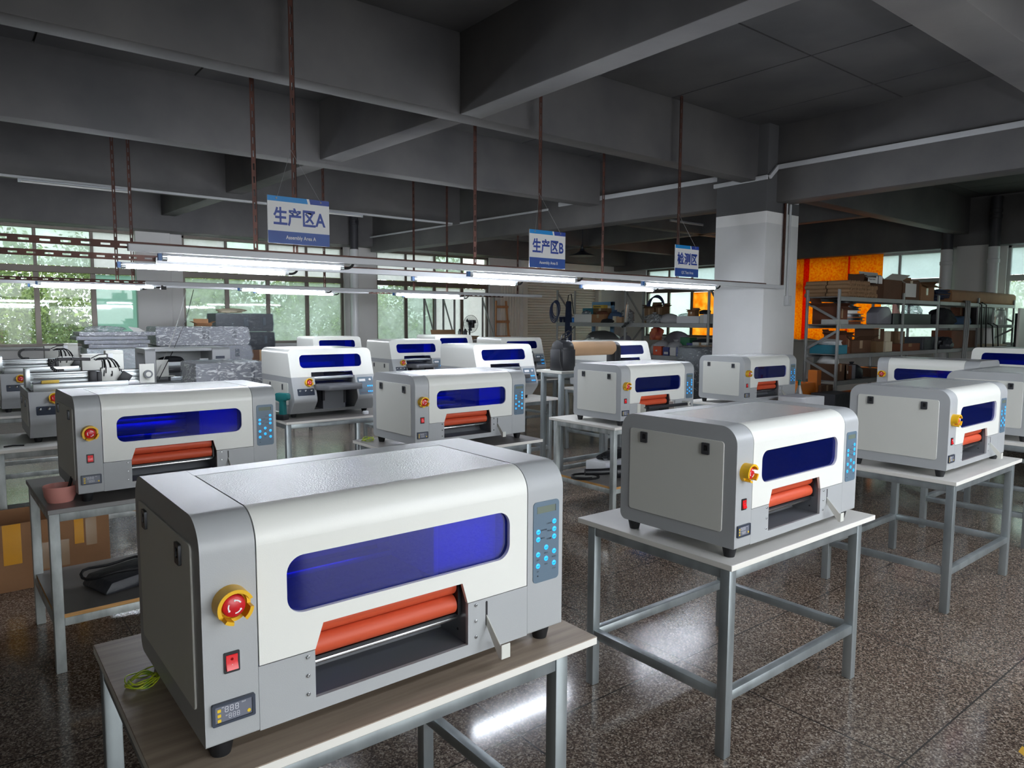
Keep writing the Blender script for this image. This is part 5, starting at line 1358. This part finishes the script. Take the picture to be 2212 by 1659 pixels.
t = thing('jar', 'small blue jar with clear lid next to the cups', 'jar', (CX + .1, cy(1234), c1_ + .001)); MB().lathe([(0, 0), (.052, 0), (.055, .02), (.055, .09), (.04, .10), (0, .10)], n=18).build('jar_body', 'blue_bin', t); MB().lathe([(.05, .1), (.05, .125), (0, .125)], n=18).build('lid', 'bottle_clear', t)
cbox(1240, 1277, c1_, 679, 'white box right of the blue jar on the centre rack', 'paper_white', tape=False)
bag('small clear bag on the white box of the centre rack', CX + .18, cy(1257), on_x(1257, 679, CX + .05).z, (.07, .12, .05), 'film_thick', 51)
cbox(1278, 1304, c1_, 679, 'brown carton beneath the orange netting on the centre rack', 'carton', open_=0)
bag('orange net bag lying on brown carton of the centre rack', CX + .16, cy(1292), on_x(1292, 679, CX + .05).z, (.08, .15, .045), 'carton_red', 52, neck=False, name='net_bag')
cbox(1258, 1280, c1_, 666, 'teal carton set behind the white box', 'teal_box', x=CX + .33, d=.14, tape=False)
cbox(1281, 1310, c1_, 666, 'grey brown carton behind the netting', 'kraft_dark', x=CX + .33, d=.14)
cbox(1280, 1303, on_x(1290, 666, CX + .33).z, 659, 'flat yellow box lying on the grey brown carton', 'yellow_box', x=CX + .335, d=.12, tape=False, mark=(.1, .75, .35, .6, 'keypad_text'))
bag('blue-grey fabric bag on the centre rack', CX + .2, cy(1318), c1_ + .001, (.13, .17, .14), 'cloth_blue', 53, .25)
bag('dark bundle of wires in front of the blue-grey bag', CX + .06, cy(1312), c1_ + .001, (.05, .18, .05), 'cloth_black', 54, .35, neck=False, name='wire_bundle', cat='wire')
cbox(1323, 1330, c1_, 683, 'small patterned cream box left of the beige box', 'cream_file', tape=False, d=.1); cbox(1331, 1343, c1_, 685, 'small beige box with two dark spots on the centre rack', 'kraft', tape=False, d=.1)
bag('crumpled clear bag above the small beige box', CX + .3, cy(1335), c1_ + .001, (.12, .14, .17), 'film_thick', 55, .4)
t = thing('sealant_gun', 'white sealant tube in a black gun leaning at the middle post of the centre rack', 'tool', (CX - .06, cy(1352, CX - .06), c1_ - .02)); MB().cyl((0, 0, .03), (-.0, -.03, .36), .026, 16).cyl((0, -.03, .36), (0, -.034, .42), .008, 10).build('tube', 'bottle_clear', t); MB().cyl((0, .03, -.05), (0, -.0, .06), .02, 12).bar((0, .10, -.06), (0, -.06, .02), .02, .03).build('handle', 'black_plastic', t)
t = thing('hose_coil', 'large coil of dark blue hose standing on the centre rack', 'hose', (CX + .35, cy(1393), c1_ + .22)); mb = MB()
for k in range(5): mb.tube([(.012 * (k - 2), (.22 - .012 * k) * math.cos(a / 24 * 2 * PI), .02 * k + (.26 - .012 * k) * math.sin(a / 24 * 2 * PI)) for a in range(25)], .012, 8, caps=False)
mb.build('hose', 'hose_blue', t)
t = thing('hose_coil', 'coil of grey air hose hung on the left post of the centre rack', 'hose', (CX - .06, cy(1201, CX - .06), 1.86)); mb = MB()
for k in range(5): mb.tube([(-.014 * k, (.12 + .01 * math.sin(k * 2)) * math.cos(a / 24 * 2 * PI + k), -.02 * k + (.17 + .01 * k) * math.sin(a / 24 * 2 * PI + k)) for a in range(25)], .010, 8, caps=False)
mb.build('hose', 'hose_blue', t)
t = thing('umbrella_bag', 'tall navy sports bag with white lettering hung at the left bay of the centre rack', 'bag', (CX + .02, cy(1229, CX + .02), 1.03)); 
MB().prism(fillet([(-.085, .02, .04), (-.07, .62, .02), (-.05, .98, .04), (.05, .98, .04), (.07, .62, .02), (.085, .02, .04)], 5), 'x', -.05, .02).build('bag_body', 'cloth_navy', t, bevel=.012)
lt = MB(); put(lt, text_mb('361\u00b0', .075, 0, bold=.02), 0, 0, 0); lt.xf(Matrix.Translation((-.0515, -.0, .23)) @ Matrix.Rotation(-PI / 2, 4, 'Z') @ Matrix.Rotation(-PI / 2, 4, 'Y')); lt.build('lettering', 'mark_white', t, normals=False)
MB().tube([(-.02, .04, .9), (-.02, .0, 1.1), (-.02, -.08, 1.12), (-.02, -.16, .72)], .010, 6).build('strap', 'cable_black', t)
cbox(1392, 1412, c1_, 662, 'open grey-brown carton on the centre rack, left of its twin', 'kraft_dark', x=CX + .25, d=.2, open_=1); cbox(1416, 1430, c1_, 662, 'narrow open grey-brown carton next to the wider one', 'kraft_dark', x=CX + .25, d=.2, open_=1)
bag('clear bag of parts in front of the two open cartons', CX + .12, cy(1408), c1_ + .001, (.10, .20, .11), 'film_thick', 56); bag('grey plastic bag on the centre rack left of the white slab', CX + .14, cy(1440), c1_ + .001, (.11, .19, .11), 'bag_grey', 57, neck=False)
cbox(1461, 1510, c1_, 683, 'long flat white foam slab on the centre rack', 'foam_white', tape=False, name='foam_slab', d=.3); bag('flat clear bag lying on the white foam slab', CX + .2, cy(1472), on_x(1472, 683, CX + .05).z, (.10, .18, .035), 'film_thick', 58, neck=False)
cbox(1485, 1500, on_x(1490, 683, CX + .05).z, 671, 'small open carton with raised lid on the white foam slab', 'carton', open_=1, d=.12)
cbox(1511, 1519, c1_, 680, 'small grey adapter box at right on the centre rack', 'panel_white', tape=False, d=.12); cbox(1519, 1530, c1_, 678, 'small white box by the column on the centre rack', 'foam_white', tape=False, d=.14)
bag('black gloves on the small white box by the column', CX + .1, cy(1518), on_x(1516, 679, CX + .05).z, (.06, .12, .05), 'cloth_black', 59, .4, neck=False, name='glove_pair', cat='gloves')
t = thing('metal_stand', 'light blue metal frame standing behind the cartons of the centre rack', 'frame', (CX + .62, cy(1278, CX + .62), 1.2)); mb = MB(); wy = cy(1278, CX + .62) - cy(1324, CX + .62)
mb.box(0, .05, -wy, 0, .72, .80).box(0, .05, -wy, -wy + .08, -1.2, .80).box(0, .05, -.07, 0, -1.2, .72); mb.build('frame_bar', 'light_blue_paint', t, bevel=.006)
# second level of the centre rack
bag('big clear-wrapped parcel filling the left bay under the top shelf', CX + .27, cy(1285), c2_ + .001, (.20, .50, .27), 'foil', 61, .25, neck=False, name='wrapped_parcel', cat='parcel')
bag('white sack standing in front of the clear-wrapped parcel', CX + .08, cy(1278), c2_ + .001, (.08, .16, .16), 'bag_white', 62, .2, name='sack'); bag('small pale sack right of the white sack', CX + .08, cy(1313), c2_ + .001, (.08, .14, .13), 'bag_grey', 63, .2, name='sack')
bag('coil of grey cable at the left end of the second rack level', CX + .1, cy(1228), c2_ + .001, (.12, .22, .09), 'bag_grey', 64, .2, neck=False, name='cable_heap', cat='cable')
bag('dark grey quilted bag by the middle post of the centre rack', CX + .25, cy(1337), c2_ + .001, (.14, .16, .22), 'wrap_grey', 65, .15)
bag('orange patterned carrier bag hanging under the top shelf', CX + .1, cy(1414), 1.27, (.07, .13, .15), 'red_cloth', 66, .5, neck=False, name='carrier_bag')
bag('clear-wrapped grey panel at the back of the right bay', CX + .4, cy(1437), c2_ + .001, (.06, .34, .28), 'wrap_grey', 67, .05, neck=False, name='wrapped_parcel', cat='parcel')
bag('white plastic carrier bags heaped left on the second level right bay', CX + .2, cy(1420), c2_ + .001, (.14, .20, .17), 'bag_grey', 68, .3); bag('grey plastic bag in the middle of the right bay', CX + .16, cy(1452), c2_ + .001, (.13, .19, .16), 'bag_grey', 69, .3)
bag('black film sheets lying at the back of the right bay', CX + .36, cy(1500), c2_ + .12, (.12, .34, .12), 'bag_dark', 70, .25, neck=False, name='film_stack', cat='film')
cbox(1412, 1430, c2_, 748, 'small orange box with pale spots on the centre rack', 'orange_box', x=CX + .01, d=.12, tape=False, mark=(.3, .5, .4, .6, 'paper_white'))
cbox(1433, 1446, c2_, 750, 'navy box with white label next to the orange spotted box', 'navy_box', x=CX + .01, d=.12, tape=False, mark=(.2, .9, .15, .45, 'paper_white')); cbox(1448, 1461, c2_, 751, 'white box between the two blue boxes', 'paper_white', x=CX + .01, d=.12, tape=False)
cbox(1462, 1477, c2_, 751, 'bright blue box on the centre rack', 'blue_box', x=CX + .01, d=.12, tape=False); cbox(1479, 1497, c2_, 752, 'wide white box right of the bright blue box', 'paper_white', x=CX + .01, d=.12, tape=False); cbox(1499, 1513, c2_, 753, 'grey checked box at the right end of the centre rack', 'wrap_grey', x=CX + .01, d=.12, tape=False)
cbox(1470, 1491, c2_, 729, 'green plastic basket on the centre rack', 'green_box', x=CX + .2, d=.2, tape=False, name='basket', cat='basket'); cbox(1484, 1497, c2_, 741, 'second navy box set back above the white boxes', 'navy_box', x=CX + .14, d=.05, tape=False)
cbox(1497, 1530, c2_, 740, 'grey white carton set back at the right end of the centre rack', 'panel_white', x=CX + .14, d=.2)
cbox(1395, 1470, CZ[0], 778, 'clear-wrapped grey carton on the lowest level of the centre rack', 'wrap_grey', x=CX + .05, d=.3, tape=False); cbox(1472, 1516, CZ[0], 775, 'brown slatted crate on the lowest level of the centre rack', 'carton_red', x=CX + .05, d=.3, tape=False, name='crate', cat='crate')
bag('wrapped pale bundle on the lowest level at the left of the centre rack', CX + .2, cy(1222), CZ[0] + .001, (.2, .30, .2), 'foil', 72, .2, name='wrapped_parcel', cat='parcel')

# black winder with its kraft roll behind the second-row printer
t = thing('roll_winder', 'black roll winder with a kraft paper roll behind the film-winding printer', 'machine', (4.62, 4.93, 1.14))
MB().cyl((-.16, 0, .20), (-.02, 0, .20), .085, 24).box(-.17, -.01, -.09, .09, 0, .20).build('motor_stand', 'black_plastic', t, bevel=.006); MB().cyl((.57, 0, .20), (.64, 0, .20), .06, 24).box(.56, .645, -.06, .06, 0, .2).build('end_stand', 'black_plastic', t, bevel=.006)
MB().cyl((-.02, 0, .20), (.57, 0, .20), .068, 28).build('kraft_roll', 'kraft', t)
MB().tube([(-.12, 0, .28), (-.10, .0, .33), (-.02, .0, .37), (.03, 0, .36), (-.04, 0, .31), (-.11, 0, .29)], .007, 6).build('cable', 'cable_black', t); MB().tube([(-.17, -.05, .2), (-.2, -.08, .1), (-.19, -.09, .03)], .008, 6).build('cable', 'cable_black', t)
make_table('tall narrow stand under the black roll winder', (4.40, 4.80, 0), 0, w=.9, d=.36, h=1.139, lx1=.05)

# ------------------------------------------------------------------ loose things on and under the tables
def coil(label, x, y, z, r, group=None):
    t = thing('wire_coil', label, 'wire', (x, y, z), .4, group); mb = MB(); rnd = random.Random(int(r * 1e4))
    for k in range(6):
        a0 = rnd.uniform(0, 6); e = rnd.uniform(.75, 1.05); q = rnd.uniform(-.01, .01)
        mb.tube([((r * e) * math.cos(a0 + a / 22 * 2 * PI) + q, (r * e * .8) * math.sin(a0 + a / 22 * 2 * PI) + q, .004 + k * .0032 + .004 * math.sin(a * .9 + k)) for a in range(23)], .0017, 6)
    mb.build('wire', 'green_wire', t)
coil('coil of green-yellow earth wire on wood-grain table beside the nearest printer', .322, 1.81, .738, .040)
coil('small coil of yellow-green wire on the corner of the grey-topped second-row table', 2.285, 4.50, .758, .05)
t = thing('bowl', 'pink plastic bowl with a dark brush in it on the dark-topped table', 'bowl', (.372, 3.83, .760))
MB().lathe([(0, .004), (.048, .004), (.060, .03), (.066, .075), (.069, .075), (.064, .03), (.052, 0), (0, 0)], n=28).build('bowl_body', 'pink_plastic', t); MB().bar((.03, .03, .02), (.055, .045, .10), .012, .008).build('brush', 'black_plastic', t)
t = thing('spray_bottle', 'clear spray bottle with teal cap on the table right of the column printer', 'bottle', (7.235, 4.07, .765)); MB().lathe([(0, 0), (.042, 0), (.045, .01), (.043, .05), (.016, .145), (.014, .16), (0, .16)], n=22).build('bottle_body', 'bottle_clear', t); MB().lathe([(.016, .155), (.017, .185), (.010, .20), (0, .20)], n=16).bar((-.02, 0, .205), (.025, 0, .205), .016, .02).build('spray_head', 'teal_tool', t, bevel=.002)
t = thing('pink_block', 'small orange-pink block on the table beside the spray bottle', 'block', (7.19, 3.99, .765)); MB().box(0, .03, 0, .03, 0, .03).build('block', 'pink_plastic', t, bevel=.006)
floor_box(1742, 1783, 858, 3.66, 'white foam box on the floor beyond the spray bottle', 'foam_white', d=.3, tape=False, name='foam_box')
t = thing('cordless_drill', 'teal cordless tool standing on the table left of the nearest flatbed printer', 'tool', (2.17, 5.80, .768), .5); MB().box(-.035, .035, -.03, .06, 0, .045).build('battery', 'black_plastic', t, bevel=.006); MB().prism(fillet([(-.02, .03, .01), (-.015, .16, .01), (-.06, .165, .02), (-.06, .225, .02), (.07, .225, .02), (.07, .165, .02), (.025, .15, .01), (.03, .03, .01)], 4), 'x', -.022, .022).build('drill_body', 'teal_tool', t, bevel=.004)
t = thing('adhesive_block', 'small white block on the table edge under the nearest flatbed printer', 'block', (2.86, 5.70, .768)); MB().box(0, .045, 0, .035, 0, .03).build('block', 'foam_white', t, bevel=.005)
t = thing('cable_tie', 'black cut cable piece on the white table at the left edge', 'cable', (.30, 5.63, .768)); MB().tube([(-.05, 0, 0), (.0, .01, .002), (.06, .0, 0)], .005, 6).build('cable', 'cable_black', t)
# under the dark-topped table
SH = .273
t = thing('tool_bag', 'flat black bag with a looped cable on the plywood shelf', 'bag', (.70, 3.98, SH), .3); MB().prism(fillet([(-.22, 0, .01), (-.18, .055, .02), (.20, .075, .03), (.26, .02, .01), (.22, 0, .01)], 4), 'y', -.12, .12).build('bag_body', 'bag_dark', t, bevel=.01); MB().tube([(-.1 + .16 * math.cos(a / 20 * 2 * PI), .1 * math.sin(a / 20 * 2 * PI), .085 + .01 * math.sin(a)) for a in range(19)], .007, 6).build('cable', 'cable_black', t)
bag('crumpled foil bag next to the black bag on the plywood shelf', .86, 3.78, SH, (.13, .07, .055), 'foil', 81, .3, neck=False, name='foil_bag')
# big open carton on the floor at left
x0, y0 = -.28, 4.98
t = thing('carton', 'large open taped carton on the floor behind the dark-topped table', 'box', (x0, y0, 0), D2(2))
W_, D_, H_ = 1.02, .42, .40; mb = MB(); k = .006
mb.box(0, W_, 0, D_, 0, k); mb.box(0, W_, 0, k, k, H_); mb.box(0, W_, D_ - k, D_, k, H_); mb.box(0, k, k, D_ - k, k, H_); mb.box(W_ - k, W_, k, D_ - k, k, H_)
for (a, b, z0, z1, m_) in ((.47, .56, .16, .40, 2), (.83, .88, .22, .40, 2), (.89, .95, .2, .38, 1), (.0, .07, .1, .38, 1), (.62, .8, .1, .26, 1)): mb.box(a, b, -.0012, .0, z0, z1, m_)
mb.build('body', ['carton', 'tape_clear', 'tape_yellow'], t)
for pts in ([(W_, 0, H_), (W_, D_, H_), (W_ + .24, D_ * .9, H_ + .0), (W_ + .26, .02, H_ - .06)], [(0, D_, H_), (0, 0, H_), (-.2, 0, H_ - .1), (-.2, D_, H_ - .1)]):
    p = [Vector(q) for q in pts]; n_ = Vector((0, 0, .006)); MB().hexa(p + [q + n_ for q in p]).build('flap', 'carton_inner', t)
floor_plank = thing('floor_board', 'pale flat board leaning out from under the wood-grain table onto the floor', 'board', (.30, 2.30, .003), .05)
MB().box(0, .55, 0, .35, 0, .018).build('board', 'top_wood', floor_plank, bevel=.002)
# lower shelf of the second-row table with the hand tool
t = thing('heat_gun', 'black hand tool with coiled cable on the shelf of the film-winder table', 'tool', (4.36, 4.16, SH), 2.6); MB().tube([(.20, 0, .05), (.05, 0, .05), (-.03, 0, .055), (-.07, 0, .05)], .028, 14).cyl((-.07, 0, .05), (-.12, 0, .05), .055, 20).build('tool_body', 'black_plastic', t, ang=50)
MB().tube([(.20 + .12 * math.cos(a / 20 * 2 * PI * 1.7) , .02 + .10 * math.sin(a / 20 * 2 * PI * 1.7), .010 + .002 * a / 3) for a in range(28)], .006, 6).build('cable', 'cable_black', t)
t = thing('blue_bin', 'bright blue plastic bin with clear cups on the lower shelf', 'bin', (4.52, 3.93, SH)); MB().box(0, .26, 0, .2, 0, .005).box(0, .26, 0, .006, .005, .12).box(0, .26, .194, .2, .005, .12).box(0, .006, .006, .194, .005, .12).box(.254, .26, .006, .194, .005, .12).build('bin_body', 'blue_bin', t)
for k, (x, y) in enumerate(((4.59, 4.01), (4.66, 4.06))):
    c_ = thing('plastic_cup', ('left', 'right')[k] + ' clear cup in the bright blue bin', 'cup', (x, y, SH + .007), 0, 'clear cups in the blue bin'); MB().lathe([(0, 0), (.026, 0), (.034, .14), (.032, .14), (.024, .003), (0, .003)], n=18).build('cup_body', 'bottle_clear', c_)
t = thing('foam_tray', 'white foam tray with black parts behind the blue bin', 'tray', (4.46, 4.28, SH), .15); MB().box(0, .46, 0, .22, 0, .09).build('tray_body', 'foam_white', t, bevel=.008)
b_ = thing('tool_pile', 'black chargers and tools lying on the white foam tray', 'tools', (4.68, 4.40, SH + .091)); MB().blob((0, 0, .03), (.17, .07, .05), 85, amp=.5).box(-.02, .1, -.05, .05, .03, .09).build('tool_body', 'black_plastic', b_)
# fan, jars and paper on the small rack, ladder, cardboard
z_ = 1.166
t = thing('pedestal_fan', 'small fan with a wire cage on the light metal rack by the window', 'fan', (9.37, 13.3, z_)); mb = MB()
for a in range(18): q = a / 18 * PI; mb.tube([(.19 * math.cos(q + PI * 0) * math.cos(b / 10 * PI - PI / 2) , -.06 * math.cos(b / 10 * PI - PI / 2), .36 + .19 * math.sin(b / 10 * PI - PI / 2)) for b in range(11)] if False else [(.2 * math.sin(b / 16 * 2 * PI) * math.cos(q), .06 * math.cos(b / 8 * PI), .36 + .2 * math.sin(b / 16 * 2 * PI) * math.sin(q)) for b in range(17)], .0025, 4)
mb.tube([(.2 * math.cos(a / 24 * 2 * PI), 0, .36 + .2 * math.sin(a / 24 * 2 * PI)) for a in range(25)], .005, 6); mb.build('cage', 'dark_steel', t)
mb = MB()
for k in range(3): a = k * 2.09 + .4; mb.add([(.02 * math.cos(a), 0, .36 + .02 * math.sin(a)), (.16 * math.cos(a - .3), .015, .36 + .16 * math.sin(a - .3)), (.16 * math.cos(a + .3), -.015, .36 + .16 * math.sin(a + .3))], [(0, 1, 2)])
mb.build('blade', 'dark_plastic', t); MB().box(.03, .12, .02, .14, .27, .45).cyl((0, .05, 0), (0, .05, .3), .02, 12).lathe([(.10, 0), (.10, .015), (.02, .03)], (0, .05, 0), 20).build('motor', 'dark_plastic', t, bevel=.01)
for k, (x, m_) in enumerate(((9.05, 'steel'), (9.2, 'dark_steel'))):
    t = thing('spray_can', ('pale', 'dark grey')[k] + ' upright can beside the fan on the light rack', 'can', (x, 13.28, z_), 0, 'cans by the fan'); MB().lathe([(0, 0), (.045, 0), (.045, .19), (.03, .22), (.02, .25), (0, .25)], n=18).build('can_body', m_, t)
bag('crumpled white paper heap on the light metal rack', 8.72, 13.3, z_, (.22, .12, .06), 'bag_white', 91, .35, neck=False, name='paper_heap', cat='paper'); bag('small white crumple right of the fan', 9.72, 13.3, z_, (.14, .1, .04), 'bag_white', 92, .35, neck=False, name='paper_heap', cat='paper')
t = thing('tape_roll', 'roll of amber tape at the front of the light rack', 'tape', (9.07, 13.19, z_)); MB().lathe([(.035, 0), (.05, 0), (.05, .045), (.035, .045), (.035, 0)], n=20).build('tape_roll_body', 'tape_yellow', t)
t = thing('step_ladder', 'small wooden ladder leaning beside the roller shutter', 'ladder', (10.72, 14.02, 0), 0); mb = MB()
MB().bar((-.12, 0, 0), (.08, .22, 2.1), .05, .035).build('stile', 'ladder_wood', t, bevel=.004); MB().bar((.44, 0, 0), (.40, .22, 2.1), .05, .035).build('stile', 'ladder_wood', t, bevel=.004)
for z in (.35, .8, 1.2, 1.58, 1.95): q = z / 2.1; MB().box(-.12 + .2 * q - .03, .44 - .04 * q + .03, .22 * q - .045, .22 * q - .015, z - .03, z + .03).build('rung', 'ladder_wood', t, bevel=.004)
carton('open grey-brown carton on the farthest flatbed printer table by the shutter', 7.28, 11.1, .0, .55, .5, 1.22, 0, 'kraft_dark', 1, tape=False)
carton('grey carton standing under the black film-wrapped machines', 3.6, 12.3, 0, .42, .5, 1.083, 0, 'carton', 0); carton('carton right of the grey carton under the black film-wrapped machines', 4.021, 12.3, 0, .44, .5, 1.083, 0, 'carton_shaded', 0)
bag('tuft of pale packing straw on the upper black wrapped machine', 3.80, 12.5, 1.712, (.24, .12, .05), 'cream_file', 93, .5, neck=False, name='packing_straw', cat='packing')
carton('small open box on the topmost grey wrapped machine', 3.02, 11.62, 1.494, .22, .16, .05, 0, 'carton', 1, tape=False)
t = thing('curved_duct', 'white curved duct on the pier left of the drain pipe', 'duct', (6.86, 14.16, 0)); MB().prism(fillet([(0, 0, 0), (0, 3.12, .0), (.20, 3.12, .12), (.25, 2.9, .05), (.25, 0, 0)], 5), 'y', -.10, .10).build('duct_body', 'pipe_white', t, bevel=.02) if False else None
bpy.data.objects.remove(t)
# hazard tape on the floor
t = thing('floor_tape', 'yellow and black hazard tape on the floor at the lower right corner', 'tape', (3.02, .72, .0006), .05); mb = MB()
for k in range(9): x = k * .11; mb.add([(x, 0, 0), (x + .055, 0, 0), (x + .11, .07, 0), (x + .055, .07, 0)], [(0, 1, 2, 3)], 0); mb.add([(x + .055, 0, 0), (x + .11, 0, 0), (x + .165, .07, 0), (x + .11, .07, 0)], [(0, 1, 2, 3)], 1)
mb.build('tape_strip', ['tape_floor_yellow', 'tape_floor_black'], t)
